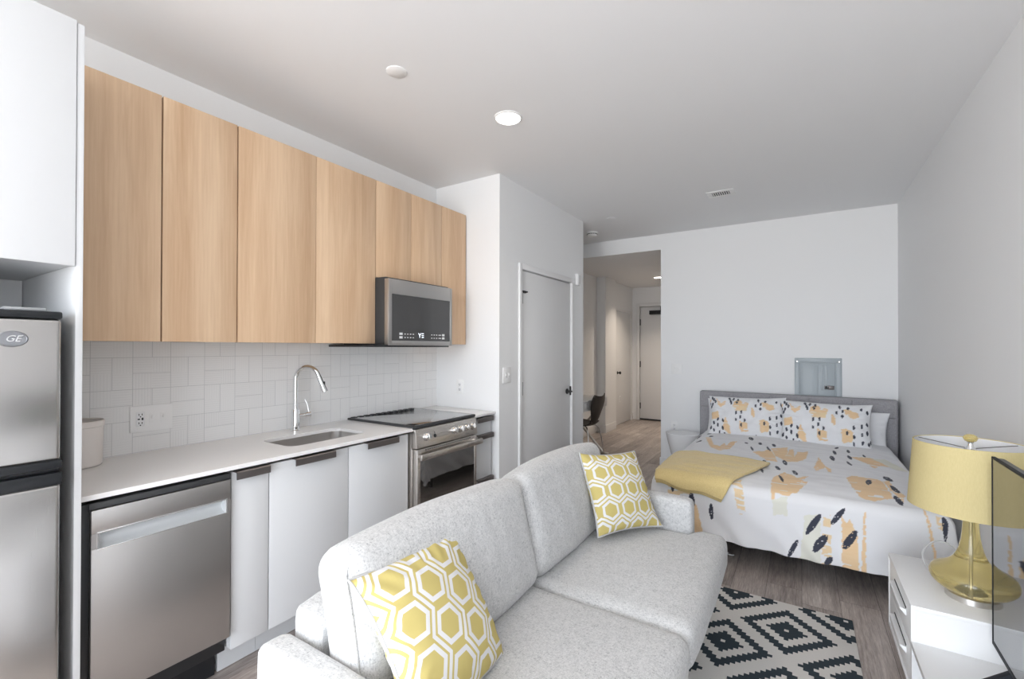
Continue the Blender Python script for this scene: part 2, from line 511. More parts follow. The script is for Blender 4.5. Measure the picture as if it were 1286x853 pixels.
struct('strike_plate', B(XC - .01, XC + .004, 4.235, 4.25, .94, 1.03), M['blackm'], d1)

# hall closet door and entry door
mb = MB(); mb.box(-2.86, -2.832, 7.90, 7.945, 0, 2.14); mb.box(-2.86, -2.832, 8.795, 8.84, 0, 2.14); mb.box(-2.86, -2.832, 7.945, 8.795, 2.10, 2.14)
struct('trim_2', mb, M['trim'])
d2 = struct('door_2', B(-2.885, -2.843, 7.95, 8.79, .01, 2.095, .002), M['door'])
struct('knob', MB().lathe([(.028, 0), (.028, .006), (.011, .01), (.011, .035), (.026, .042), (.028, .055), (.018, .066)], (-2.843, 8.03, .965), 18, axis='X'), M['blackm'], d2)
mb = MB(); mb.box(-2.76, -2.70, 8.895, 8.93, 0, 2.30, .003); mb.box(-1.68, -1.62, 8.895, 8.93, 0, 2.30, .003); mb.box(-2.70, -1.68, 8.895, 8.93, 2.235, 2.30, .003)
struct('trim_3', mb, M['trim'])
d3 = struct('door_3', B(-2.695, -1.685, 8.935, 8.98, .012, 2.228, .002), M['door'])
for z in (.28, 1.10, 1.93): struct('hinge', B(-2.712, -2.685, 8.915, 8.937, z - .06, z + .06, .002), M['blackm'], d3)
struct('door_sweep', B(-2.695, -1.685, 8.92, 8.935, .008, .03), M['blackm'], d3)
mb = MB().box(-2.50, -2.12, 8.86, 8.935, 2.075, 2.150, .006)
cl = struct('door_closer', mb, M['blackm'], d3)
struct('closer_arm', MB().tube([(-2.28, 8.885, 2.15), (-2.28, 8.885, 2.225)], .012).tube([(-2.28, 8.885, 2.215), (-2.05, 8.74, 2.215)], .009).tube([(-2.05, 8.74, 2.22), (-2.18, 8.90, 2.235)], .008), M['blackm'], cl)

# ------------------------------------------------------------------ ceiling fittings
def downlight(c, z, r, label, p, lc=(1, .84, .68)):
    t = thing('ceiling_light', label, 'ceiling light', (c[0], c[1], z))
    MB().lathe([(r + .012, 0), (r + .012, -.004), (r + .002, -.008), (r, -.004), (r, 0)], (c[0], c[1], z), 40, capb=False, capt=False).build('trim_ring', M['whitep'], t)
    MB().lathe([(r, -.003), (r * .6, -.004), (.001, -.004)], (c[0], c[1], z), 40, capb=False, capt=False).build('diffuser', M['glow'], t)
    l = bpy.data.lights.new('lamp_light', 'AREA'); l.shape = 'DISK'; l.size = r * 1.8; l.energy = p; l.color = lc; l.spread = math.radians(115)
    o = bpy.data.objects.new('light', l); COL.objects.link(o); o.location = (c[0], c[1], z - .012)
    return t
downlight((-1.472, 2.253), ZC, .072, 'round lit recessed ceiling light in the main room, in front of the wooden cupboards', 2.5)
downlight((-1.472, -.9), ZC, .072, 'added round recessed fill light, unseen behind the viewpoint, on the kitchen side', 6)  # unseen lamp added to brighten upward-facing surfaces
downlight((-.2, -.9), ZC, .072, 'added round recessed fill light, unseen behind the viewpoint, by the right wall', 6)  # second unseen lamp, added for more overhead fill
downlight((-2.03, 7.75), ZH, .075, 'small lit recessed light in the lower hallway ceiling near the entry door', 11)
single('cover_plate', MB().lathe([(.05, 0), (.05, -.003), (.047, -.005), (.001, -.005)], (-1.694, 1.577, ZC), 32, capb=False), M['whitep'], (-1.694, 1.577, ZC), 'plain round white blanking disc on the ceiling above the sink side of the kitchen', 'cover plate')
single('sprinkler_cover', MB().lathe([(.052, -.002), (.052, -.006), (.044, -.010), (.001, -.011)], (-1.692, 4.595, ZC), 28).lathe([(.046, 0), (.046, -.004)], (-1.692, 4.595, ZC), 28, mi=1), [M['ceil'], M['grey']], (-1.692, 4.595, ZC), 'tiny flush sprinkler cap on the ceiling, between the smoke alarm and the air vent', 'sprinkler cover')
t = thing('smoke_alarm', 'white round smoke alarm on the ceiling beside the hallway opening', 'smoke alarm', (-2.10, 5.05, ZC))
MB().lathe([(.068, 0), (.068, -.012), (.058, -.016)], (-2.10, 5.05, ZC), 32, capb=False).build('base', M['whitep'], t)
MB().lathe([(.056, -.016), (.060, -.034), (.050, -.046), (.02, -.052), (.001, -.052)], (-2.10, 5.05, ZC), 32, capb=False, capt=False).build('cover', M['whitep'], t)
mb = MB()
for k in range(14):
    a = 2 * PI * k / 14
    mb.box(-.003, .003, -.009, .009, -.004, .004, mtx=Matrix.Translation((-2.10 + .058 * math.cos(a), 5.05 + .058 * math.sin(a), ZC - .023)) @ Matrix.Rotation(a, 4, 'Z'))
mb.build('slots', M['dark'], t)
t = thing('air_vent', 'small white rectangular slotted air vent in the ceiling', 'air vent', (-.60, 4.375, ZC))
mb = MB(); x0, x1, y0, y1 = -.71, -.49, 4.285, 4.465
mb.box(x0, x1, y0, y0 + .04, ZC - .004, ZC, .001); mb.box(x0, x1, y1 - .04, y1, ZC - .004, ZC, .001); mb.box(x0, x0 + .04, y0 + .04, y1 - .04, ZC - .004, ZC, .001); mb.box(x1 - .04, x1, y0 + .04, y1 - .04, ZC - .004, ZC, .001)
mb.build('frame', M['whitep'], t)
MB().box(x0 + .04, x1 - .04, y0 + .04, y1 - .04, ZC - .0015, ZC - .0005).build('backing', M['dark'], t)
for k in range(8):
    x = x0 + .05 + k * (x1 - x0 - .10) / 7
    B(x - .0035, x + .0035, y0 + .04, y1 - .04, ZC - .0035, ZC - .0018).build('slat', M['whitep'], t)

# ------------------------------------------------------------------ wall plates
def plate_x(name, label, cat, x, y, z, hw, hh, kinds, sgn=1):
    t = thing(name, label, cat, (x, y, z))
    B(x, x + .006 * sgn, y - hw, y + hw, z - hh, z + hh, .002).build('cover', M['whitep'], t)
    n = len(kinds)
    for i, k in enumerate(kinds):
        yy = y + (i - (n - 1) / 2) * .046
        if k == 'switch':
            tg = B(x + .004, x + .0075, yy - .011, yy + .011, z - .022, z + .022, .001).build('switch_well', M['whitep'], t)
            B(x + .006, x + .013, yy - .0045, yy + .0045, z - .002, z + .012, .0015).build('toggle', M['whitep'], tg)
        else:
            rc = B(x + .004, x + .0085, yy - .0165, yy + .0165, z - .034, z + .034, .002).build('receptacle', M['gloss'], t)
            for zz in (z + .02, z - .02):
                mb = MB()
                mb.box(x + .008, x + .009, yy - .0075, yy - .0045, zz - .003, zz + .006); mb.box(x + .008, x + .009, yy + .0045, yy + .0075, zz - .003, zz + .006)
                mb.lathe([(.0028, 0), (.0028, .001)], (x + .008, yy, zz - .009), 8, axis='X')
                mb.build('socket_slots', M['dark'], rc)
            if k == 'gfci': mb = MB(); mb.box(x + .008, x + .0093, yy - .011, yy - .002, z - .003, z + .003); mb.box(x + .008, x + .0093, yy + .004, yy + .011, z - .006, z + .006); mb.build('test_buttons', M['dark'], rc)
    return t
plate_x('outlet_plate', 'wide white three-gang plate with one dark-slotted socket and two switches on the tiled splashback', 'outlet', XL + .008, .906, 1.085, .085, .062, ['gfci', 'switch', 'switch'])
plate_x('light_switch', 'white double switch plate on the grey wall left of the closet door', 'light switch', XC, 3.045, 1.205, .057, .062, ['switch', 'switch'])
def plate_y(name, label, cat, x, y, z, hw, hh, kinds):
    t = thing(name, label, cat, (x, y, z))
    B(x - hw, x + hw, y - .006, y, z - hh, z + hh, .002).build('cover', M['whitep'], t)
    n = len(kinds)
    for i, k in enumerate(kinds):
        xx = x + (i - (n - 1) / 2) * .046
        if k == 'switch':
            tg = B(xx - .011, xx + .011, y - .0075, y - .004, z - .022, z + .022, .001).build('switch_well', M['whitep'], t)
            B(xx - .0045, xx + .0045, y - .013, y - .006, z - .002, z + .012, .0015).build('toggle', M['whitep'], tg)
        else:
            rc = B(xx - .0165, xx + .0165, y - .0085, y - .004, z - .034, z + .034, .002).build('receptacle', M['gloss'], t)
            for zz in (z + .02, z - .02):
                mb = MB()
                mb.box(xx - .0075, xx - .0045, y - .0093, y - .008, zz - .003, zz + .006); mb.box(xx + .0045, xx + .0075, y - .0093, y - .008, zz - .003, zz + .006)
                mb.lathe([(.0028, -.001), (.0028, 0)], (xx, y - .0083, zz - .009), 8, axis='Y')
                mb.build('socket_slots', M['dark'], rc)
    return t
plate_y('outlet_plate', 'white single outlet on the side wall at the far end of the kitchen counter', 'outlet', -2.392, 2.94, 1.10, .036, .060, ['outlet'])
plate_y('light_switch', 'white double switch plate on the bedroom wall left of the bed', 'light switch', -1.245, YB, 1.177, .060, .060, ['switch', 'switch'])
plate_y('outlet_plate', 'white wall outlet low on the bedroom wall above the bowl-shaped bedside table', 'outlet', -1.272, YB, .49, .037, .062, ['outlet'])
t = thing('thermostat', 'small upright white box on the wall right of the closet door', 'wall sensor', (XC, 4.39, 2.143))
B(XC - .0015, XC + .03, 4.352, 4.425, 2.085, 2.205, .008, 3).build('housing', M['whitep'], t)
B(XC + .03, XC + .032, 4.362, 4.415, 2.10, 2.19, .001).build('front_cover', M['gloss'], t)
plate_x('outlet_plate', 'faint white outlet low on the hallway wall below the dark round door knob', 'outlet', -2.843, 8.16, .475, .036, .06, ['outlet'])

# breaker panel
t = thing('breaker_panel', 'grey steel electrical breaker panel on the wall above the headboard', 'breaker panel', (.139, YB, 1.0))
x0, x1, z0, z1 = -.06, .338, .62, 1.325
mb = MB(); y0, y1 = YB - .022, YB
mb.box(x0, x1, y0, y1, z1 - .045, z1, .004); mb.box(x0, x1, y0, y1, z0, z0 + .045, .004); mb.box(x0, x0 + .045, y0, y1, z0 + .045, z1 - .045, .004); mb.box(x1 - .045, x1, y0, y1, z0 + .045, z1 - .045, .004)
mb.box(x0 + .04, x1 - .04, YB - .012, YB, z0 + .04, z1 - .04)
mb.build('frame', M['panelgrey'], t)
d = B(x0 + .055, x1 - .055, YB - .026, YB - .012, z0 + .055, z1 - .055, .006).build('door', M['panelgrey'], t)
B(x0 + .068, x0 + .205, YB - .031, YB - .025, z0 + .075, z1 - .072, .005).build('raised_field', M['panelgrey'], d)
for xa in (.222, .258): B(x0 + xa, x0 + xa + .024, YB - .031, YB - .025, z0 + .38, z1 - .075, .004).build('rib', M['panelgrey'], d)
lt = B(x0 + .255, x0 + .335, YB - .031, YB - .025, z1 - .315, z1 - .275, .003).build('latch', M['bronze'], d)
B(x0 + .272, x0 + .292, YB - .033, YB - .03, z1 - .305, z1 - .285, .002).build('catch', M['black'], lt)
for xx in (x0 + .022, x1 - .022): MB().lathe([(.006, -.004), (.006, 0)], (xx, y0, z1 - .035), 10, axis='Y').build('screw', M['nickel'], t)

# ------------------------------------------------------------------ kitchen: refrigerator bay
t = thing('refrigerator', 'stainless steel two-door refrigerator standing in the white bay', 'refrigerator', (-2.3, .10, 0))
Y0, Y1, XF = -.21, .432, -1.945
B(-2.62, XF - .055, Y0 + .004, Y1 - .004, .03, 1.53, .006).build('body', M['pewterdark'], t)
up = B(XF - .055, XF, Y0, Y1, 1.075, 1.515, .012, 3).build('upper_door', M['steelv'], t)
lo = B(XF - .055, XF, Y0, Y1, .08, 1.005, .012, 3).build('lower_door', M['steelv'], t)
mb = MB().box(XF - .055, XF + .006, Y0 - .001, Y1 + .003, 1.052, 1.078, .006).box(XF - .055, XF + .004, Y0, Y1 + .004, 1.0, 1.040, .006)
mb.box(XF - .055, XF - .025, Y0, Y1, 1.03, 1.06)
mb.build('handle_band', M['black'], t)
MB().prism([(XF - .02, 1.001), (XF + .006, 1.001), (XF + .008, 1.03), (XF - .004, 1.042)], 'Y', Y0 + .03, Y1 - .14, bev=.003).build('pocket_grip', M['blackglass'], t)
B(-2.60, XF + .002, Y0, Y1 + .002, 1.515, 1.538, .006).build('top_cap', M['black'], t)
B(XF - .09, XF - .02, Y1 - .12, Y1 - .03, 1.538, 1.548, .003).build('hinge_cover', M['grey'], t)
B(-2.55, XF - .06, Y0 + .02, Y1 - .02, 0, .08).build('base_grille', M['black'], t)
# oval emblem
EM = Matrix.Translation((XF + .001, .326, 1.452))
mb = MB(); E = []
for r, h in ((1., 0), (1., .004), (.9, .006), (.86, .004), (.0, .004)):
    E.append([mb.bm.verts.new(EM @ Vector((h, .033 * max(r, .001) * math.cos(a * 2 * PI / 36), .0235 * max(r, .001) * math.sin(a * 2 * PI / 36)))) for a in range(36)])
for A, C2 in zip(E, E[1:]):
    for k in range(36): mb.bm.faces.new((A[k], A[(k + 1) % 36], C2[(k + 1) % 36], C2[k]))
em = mb.build('emblem', M['emblem'], up)
em['label'] = 'silver oval maker emblem with GE monogram'
def text_mesh(name, s, size, mtx, mat, parent, shear=0., ext=.0006):
    cu = bpy.data.curves.new(name, 'FONT'); cu.body = s; cu.size = size; cu.align_x = 'CENTER'; cu.align_y = 'CENTER'; cu.shear = shear; cu.extrude = ext
    o = bpy.data.objects.new(name, cu); COL.objects.link(o)
    dg = bpy.context.evaluated_depsgraph_get(); dg.update()
    me = bpy.data.meshes.new_from_object(o.evaluated_get(dg))
    bpy.data.objects.remove(o, do_unlink=True); bpy.data.curves.remove(cu)
    me.transform(Matrix.Translation(-ORG[parent.name]) @ mtx); me.materials.clear(); me.materials.append(mat)
    ob = bpy.data.objects.new(name, me); COL.objects.link(ob); ob.parent = parent; ORG[ob.name] = ORG[parent.name].copy()
    return ob
FX = Matrix(((0, 0, 1, 0), (1, 0, 0, 0), (0, 1, 0, 0), (0, 0, 0, 1)))       # text facing +X
text_mesh('monogram', 'GE', .026, Matrix.Translation((XF + .0055, .326, 1.452)) @ FX, M['chrome'], em, .35, .0012)
# emblem is a sub-part of the door, keep the letters on the emblem mesh itself
mono = bpy.data.objects['monogram']; bmj = bmesh.new(); bmj.from_mesh(em.data); n0 = len(bmj.faces); bmj.from_mesh(mono.data)
for f in list(bmj.faces)[n0:]: f.material_index = 1
em.data.materials.append(M['chrome']); bmj.to_mesh(em.data); bmj.free(); bpy.data.objects.remove(mono, do_unlink=True)

t = thing('wall_cabinet', 'white overhead cabinet above the refrigerator', 'cabinet', (-2.3, .1, 1.69))
mb = MB().box(XL, -2.003, -.25, .470, 1.695, 1.713).box(XL, -2.003, -.25, .470, 2.47, 2.488).box(XL, -2.003, -.25, -.232, 1.713, 2.47).box(XL, XL + .018, -.232, .470, 1.713, 2.47)
mb.build('body', M['white'], t)
B(-2.001, -1.980, -.25, .470, 1.690, 2.490, .0015).build('door', M['white'], t)
single('side_panel', B(XL, -1.985, .472, .490, 0, 2.485, .001), M['white'], (-2.3, .48, 0), 'tall thin white panel between the refrigerator bay and the kitchen counter', 'panel')
single('side_panel', B(XL, -1.985, -.272, -.252, 0, 2.485, .001), M['white'], (-2.3, -.26, 0), 'tall thin white panel on the window side of the refrigerator', 'panel')
single('bay_back_panel', B(XL + .004, XL + .014, -.25, .470, 0, 1.692), M['white'], (XL, .1, 0), 'white panel lining the wall behind the refrigerator', 'panel')

# ------------------------------------------------------------------ upper cabinets
CF, CZ0, CZ1 = -2.325, 1.452, 2.515
def upper(label, y0, y1, z0, splits):
    t = thing('wall_cabinet', label, 'cabinet', (XL, (y0 + y1) / 2, z0), 'wooden wall cabinets')
    B(XL + .009, CF - .020, y0 + .0008, y1 - .0008, z0 + .002, CZ1 - .001).build('body', M['maple'], t)
    e = [y0] + splits + [y1]
    for a, b in zip(e, e[1:]): B(CF - .019, CF, a + .0016, b - .0016, z0, CZ1, .0008).build('door', M['maple'], t)
    return t
upper('maple wall cabinet at the near end of the row, next to the white refrigerator panel', .494, .826, CZ0, [])
upper('narrow maple wall cabinet, second from the refrigerator panel', .829, 1.137, CZ0, [])
upper('two-door maple wall cabinet above the sink and left of the microwave', 1.140, 1.990, CZ0, [1.563])
upper('short two-door maple wall cabinet directly above the microwave', 1.993, 2.628, 1.885, [2.306])
upper('slim maple wall cabinet at the far end, right of the microwave', 2.631, 2.928, CZ0, [])

# ------------------------------------------------------------------ microwave
t = thing('microwave', 'stainless steel over-range microwave with black glass door under the wooden cabinets', 'microwave', (-2.43, 2.31, 1.44))
B(XL + .009, -2.235, 1.994, 2.600, 1.445, 1.880, .003).build('body', M['pewterdark'], t)
mf = -2.195
mb = MB(); y0, y1, z0, z1 = 1.985, 2.600, 1.440, 1.866
gy0, gy1, gz0, gz1 = 2.012, 2.578, 1.472, 1.770
mb.box(-2.235, mf, y0, gy0, z0, z1, .002); mb.box(-2.235, mf, gy1, y1, z0, z1, .002); mb.box(-2.235, mf, gy0, gy1, z0, gz0, .002); mb.box(-2.235, mf, gy0, gy1, gz1, z1, .002)
dr = mb.build('door_frame', M['steelh'], t)
gl = B(-2.235, mf - .003, gy0, gy1, gz0, gz1).build('glass_door', M['blackglass'], t)
def mark(mb, y, z, w, h): mb.box(mf - .0032, mf - .0024, y, y + w, z, z + h)
for (yb, wb, ys) in ((2.078, .028, (2.122, 2.147, 2.172, 2.197)), (2.492, .026, (2.378, 2.403, 2.428, 2.455, 2.470))):
    mb = MB()
    for z in (1.486, 1.509): mark(mb, yb, z, wb, .015)
    for z in (1.490, 1.513):
        for y in ys: mark(mb, y, z, .012, .0055)
    mb.build('key_marks', M['ink'], gl)
mb = MB()
def bar(p, q, w):
    p, q = Vector(p), Vector(q); d = q - p; n = Vector((-d.y, d.x)).normalized() * w / 2
    mb.prism([tuple(p + n), tuple(q + n), tuple(q - n), tuple(p - n)], 'X', mf - .0032, mf - .0022)
bar((2.252, 1.524), (2.264, 1.508), .005); bar((2.276, 1.524), (2.264, 1.508), .005); bar((2.264, 1.510), (2.264, 1.494), .005)
for z in (1.522, 1.509, 1.496): bar((2.283, z), (2.303, z), .005)
mb.build('display', M['led'], gl)
B(XL + .02, -2.20, 1.87, 2.57, 1.430, 1.4445, .002).build('underside_vent', M['black'], t)

# ------------------------------------------------------------------ base cabinets, worktop
BF, BZ0, BZ1 = -2.055, .135, .890
def pull(parent, y0, y1, z):
    mb = MB().prism([(BF - .006, z + .004), (BF + .026, z + .004), (BF + .030, z), (BF + .030, z - .030), (BF + .026, z - .030), (BF + .025, z), (BF - .006, z)], 'Y', y0, y1)
    return mb.build('handle', M['bronze'], parent)
def base(label, y0, y1, doors, low=0):
    t = thing('base_cabinet', label, 'cabinet', (-2.35, (y0 + y1) / 2, 0), 'white base cabinets')
    B(XL + .002, BF - .020, y0, y1, BZ0 + .002, .69 if low else BZ1 - .004).build('body', M['white'], t)
    if low:
        B(XL + .002, BF - .020, y0, y0 + .016, .69, BZ1 - .004).build('side_wall', M['white'], t) if low < 2 else B(XL + .002, BF - .020, y1 - .016, y1, .69, BZ1 - .004).build('side_wall', M['white'], t)
    B(XL + .002, -2.165, y0, y1, 0, BZ0 + .002).build('plinth', M['white'], t)
    for (a, b, za, zb, hy0, hy1) in doors:
        d = B(BF - .019, BF, a + .0015, b - .0015, za, zb, .0012).build('drawer_front' if zb - za < .45 else 'door', M['white'], t)
        if hy0: pull(d, hy0, hy1, zb + .001)
    return t
base('narrow white pull-out base cabinet beside the dishwasher', .985, 1.148, [(.985, 1.148, BZ0, BZ1, .995, 1.140)])
base('wide white base cabinet below the sink', 1.150, 1.580, [(1.150, 1.580, BZ0, BZ1, 1.262, 1.482)], 1)
base('white base cabinet between the sink cabinet and the oven', 1.582, 2.018, [(1.582, 2.018, BZ0, BZ1, 1.688, 1.918)], 2)
base('white drawer cabinet between the oven and the kitchen side wall', 2.655, 2.928, [(2.660, 2.910, .765, BZ1, 2.705, 2.905), (2.660, 2.910, .430, .762, 2.705, 2.905), (2.660, 2.910, BZ0, .427, 2.705, 2.905)])

# worktop with a rounded hole for the sink
def slab(y0, y1, x0, x1, z0, z1, hole=None):
    mb = MB()
    if not hole: return mb.box(x0, x1, y0, y1, z0, z1, .002)
    hx0, hx1, hy0, hy1, r = hole; bm = mb.bm; n = 8
    inner = []
    for cx, cy, a0 in ((hx1 - r, hy1 - r, 0), (hx0 + r, hy1 - r, PI / 2), (hx0 + r, hy0 + r, PI), (hx1 - r, hy0 + r, 1.5 * PI)):
        for k in range(n + 1):
            a = a0 + k * PI / 2 / n; inner.append((cx + r * math.cos(a), cy + r * math.sin(a)))
    cor = [(x1, y1), (x0, y1), (x0, y0), (x1, y0)]; N = len(inner)
    def ring(z): return [bm.verts.new((p[0], p[1], z)) for p in inner], [bm.verts.new((p[0], p[1], z)) for p in cor]
    it, ot = ring(z1); ib, ob = ring(z0)
    for I, O in ((it, ot), (ib, ob)):
        for q in range(4):
            s0 = q * (n + 1)
            for k in range(n): bm.faces.new((O[q], I[s0 + k], I[s0 + k + 1]))
            a = s0 + n; b = (a + 1) % N
            bm.faces.new((O[q], I[a], I[b], O[(q + 1) % 4]))
    for k in range(N): bm.faces.new((it[k], it[(k + 1) % N], ib[(k + 1) % N], ib[k]))
    for q in range(4): bm.faces.new((ot[q], ot[(q + 1) % 4], ob[(q + 1) % 4], ob[q]))
    return mb
m_, t_, b_ = new_mat('white_quartz', (.80, .785, .775), .22, spec=.5)
n_ = noise_n(t_, world_pos(t_), 120, 3); t_.links.new(mixc(t_, n_, (.85, .84, .83), (.90, .89, .885)), b_.inputs['Base Color'])
M['quartz'] = m_
SX0, SX1, SY0, SY1 = -2.455, -2.165, 1.320, 1.800
single('worktop', slab(.492, 2.036, XL + .008, -2.030, .907, .925, (SX0, SX1, SY0, SY1, .055)), M['quartz'], (-2.35, 1.26, .9), 'long white stone worktop with the sink, left of the range', 'worktop', smooth=20)
single('worktop', slab(2.650, 2.938, XL + .008, -2.030, .907, .925), M['quartz'], (-2.35, 2.79, .9), 'short white stone worktop between the range and the side wall', 'worktop')

# sink
t = thing('sink', 'stainless steel sink sunk in the white worktop', 'sink', ((SX0 + SX1) / 2, (SY0 + SY1) / 2, .70))
def rr(hx, hy, r, z, n=8):
    cx, cy = (SX0 + SX1) / 2, (SY0 + SY1) / 2; out = []
    for sx, sy, a0 in ((1, 1, 0), (-1, 1, PI / 2), (-1, -1, PI), (1, -1, 1.5 * PI)):
        for k in range(n + 1):
            a = a0 + k * PI / 2 / n
            out.append(Vector((cx + sx * (hx - r) + r * math.cos(a), cy + sy * (hy - r) + r * math.sin(a), z)))
    return out
hx, hy = (SX1 - SX0) / 2 + .003, (SY1 - SY0) / 2 + .003
mb = MB(); R_ = [[mb.bm.verts.new(p) for p in q] for q in (rr(hx + .02, hy + .02, .07, .906), rr(hx, hy, .058, .906), rr(hx - .004, hy - .004, .055, .74), rr(hx - .02, hy - .02, .05, .715), rr(.06, .06, .055, .708))]
for A, C2 in zip(R_, R_[1:]):
    for k in range(len(A)): mb.bm.faces.new((A[k], A[(k + 1) % len(A)], C2[(k + 1) % len(A)], C2[k]))
mb.bm.faces.new(R_[-1])
bowl = mb.build('bowl', M['steels'], t)
MB().lathe([(.045, 0), (.042, .003), (.03, .001), (.02, -.002), (.001, -.002)], ((SX0 + SX1) / 2, (SY0 + SY1) / 2, .7095), 24, capb=False, capt=False).build('drain', M['chrome'], t)
mb = MB()
for k, (a, b) in enumerate(((0, .012), (.015, .004), (.022, .010))): mb.box(SX0 + .0012, SX0 + .0028, 1.60 + a, 1.60 + a + b, .842, .849)
mb.build('maker_mark', M['ink'], bowl)

# faucet
fx, fy = -2.565, 1.592
t = thing('faucet', 'tall chrome gooseneck faucet with side lever behind the sink', 'faucet', (fx, fy, .925))
MB().lathe([(.027, 0), (.027, .006), (.0225, .010), (.0225, .125), (.019, .130), (.019, .132)], (fx, fy, .925), 28).build('body', M['chrome'], t)
pts = [(fx, fy, 1.05), (fx, fy, 1.22)]
dx, dy = .90, .43
for k in range(1, 15):
    a = PI - k * (PI * .90) / 14
    s_ = .075 + .075 * math.cos(a)
    pts.append((fx + dx * s_, fy + dy * s_, 1.235 + .075 * math.sin(a)))
MB().tube(pts, .0125, 16).build('spout', M['chrome'], t)
e = Vector(pts[-1]); dn = (Vector(pts[-1]) - Vector(pts[-2])).normalized(); dn = Vector((dn.x * 1.0, dn.y * 1.0, -abs(dn.z))).normalized()
sh = MB().tube([e - dn * .004, e + dn * .02, e + dn * .06, e + dn * .105], [.0135, .0145, .016, .0175], 18).build('spray_head', M['chrome'], t)
q = e + dn * .055; MB().box(-.004, .004, -.006, .006, -.012, .012, .002, mtx=Matrix.Translation(q + Vector((.012, .006, .004)))).build('spray_button', M['black'], sh)
lv = MB().tube([(fx, fy + .018, 1.012), (fx + .01, fy + .062, 1.014)], .0135, 16).tube([(fx + .01, fy + .058, 1.014), (fx + .018, fy + .088, 1.016)], .018, 16).build('valve', M['chrome'], t)
MB().tube([(fx + .016, fy + .078, 1.028), (fx + .012, fy + .070, 1.075), (fx + .006, fy + .058, 1.11)], [.006, .0045, .0035], 10).build('lever', M['chrome'], lv)

# crock
cx, cy = -2.565, .615
t = thing('crock', 'cream ceramic utensil crock on the counter beside the tall white panel', 'crock', (cx, cy, .925))
MB().lathe([(.078, .001), (.083, .006), (.0865, .165), (.0900, .168), (.0905, .188), (.087, .192), (.082, .188), (.080, .02), (.001, .015)], (cx, cy, .925), 40, capt=False).build('pot', M['cream'], t)

# dishwasher
DY0, DY1, DXF = .498, .980, -2.035
t = thing('dishwasher', 'stainless steel dishwasher under the near end of the counter', 'dishwasher', (-2.3, .74, 0))
B(XL + .03, DXF - .046, DY0, DY1 - .004, .13, .893, .003).build('tub', M['black'], t)
B(DXF - .044, DXF - .014, DY0, DY0 + .029, .135, .890, .002).build('side_trim', M['black'], t)
B(XL + .05, -2.16, DY0 + .01, DY1 - .01, 0, .12).build('kick_plate', M['black'], t)
mb = MB(); py0, py1, pz0, pz1 = .548, .956, .735, .788; z0, z1 = .205, .868; a, b = DY0 + .030, DY1 - .006
mb.box(DXF - .045, DXF, a, b, z0, pz0, .002); mb.box(DXF - .045, DXF, a, b, pz1, z1, .002)
mb.box(DXF - .045, DXF, a, py0, pz0, pz1); mb.box(DXF - .045, DXF, py1, b, pz0, pz1)
dd = mb.build('door', M['steelh'], t)
mb = MB(); n = 10; prof = [(DXF - .030 * math.sin(PI * k / n) ** .7 - .002, pz0 + (pz1 - pz0) * k / n) for k in range(n + 1)]
g = mb.grid(lambda u, v: Vector((prof[round(u * n)][0], py0 + (py1 - py0) * v, prof[round(u * n)][1])), n + 1, 2)
mb.prism([(DXF - .034, pz0), (DXF - .001, pz0), (DXF - .001, pz1), (DXF - .034, pz1)], 'Y', py0 - .001, py0 + .003)
mb.prism([(DXF - .034, pz0), (DXF - .001, pz0), (DXF - .001, pz1), (DXF - .034, pz1)], 'Y', py1 - .003, py1 + .001)
mb.build('pocket_handle', M['pocket'], dd)
mb = MB().box(DXF - .01, DXF + .003, py0 - .005, py1 + .005, pz0 - .004, pz0, .0012).box(DXF - .01, DXF + .003, py0 - .005, py1 + .005, pz1, pz1 + .004, .0012).box(DXF - .01, DXF + .003, py0 - .005, py0, pz0, pz1).box(DXF - .01, DXF + .003, py1, py1 + .005, pz0, pz1)
mb.build('pocket_rim', M['chrome'], dd)
B(DXF - .045, DXF - .006, DY0 + .026, DY1 - .002, .870, .892, .002).build('control_edge', M['pewterdark'], t)

# range
t = thing('range', 'stainless steel electric range with black glass cooktop between the base cabinets', 'range', (-2.35, 2.345, 0))
RY0, RY1 = 2.040, 2.648
B(-2.64, -2.045, RY0, RY1, .03, .905, .003).build('body', M['steelr'], t)
B(-2.62, -2.07, RY0 + .01, RY1 - .01, 0, .05).build('base', M['black'], t)
ck = B(-2.652, -2.020, RY0 - .012, RY1 + .012, .918, .938, .004).build('cooktop_frame', M['pewterdark'], t)
B(-2.600, -2.040, RY0 + .012, RY1 - .012, .930, .9395, .001).build('cooktop_glass', M['cookglass'], t)
mb = MB()
for k in range(11):
    y = RY0 + .03 + k * (RY1 - RY0 - .06) / 10
    mb.box(-2.646, -2.612, y - .019, y + .013, .937, .942, .002)
mb.box(-2.646, -2.610, RY0 + .01, RY1 - .01, .9365, .9385)
mb.build('rear_vent', M['black'], t)
# sloped control panel
cp = [(-2.045, .800), (-1.995, .800), (-2.012, .916), (-2.045, .916)]
MB().prism(cp, 'Y', RY0 - .004, RY1 + .004, bev=.002).build('control_panel', M['steelr'], t)
tilt = math.atan2(.017, .116)
for i, y in enumerate((2.125, 2.395, 2.462, 2.530, 2.598)):
    z = .862; x = -1.995 - .017 * (z - .8) / .116
    K = Matrix.Translation((x, y, z)) @ Matrix.Rotation(-tilt, 4, 'Y')
    mb = MB().lathe([(.027, 0), (.027, .004), (.022, .007), (.0205, .026), (.018, .029), (.001, .029)], (0, 0, 0), 28, axis='X', capb=False, capt=False)
    for v in mb.bm.verts: v.co = K @ v.co
    kb = mb.build('knob', M['chrome'], t)
    mb = MB().box(.026, .033, -.005, .005, -.019, .019, .002, mtx=K @ Matrix.Rotation((.0, .15, 0, .1, -.1)[i], 4, 'X'))
    mb.build('grip', M['nickel'], kb)
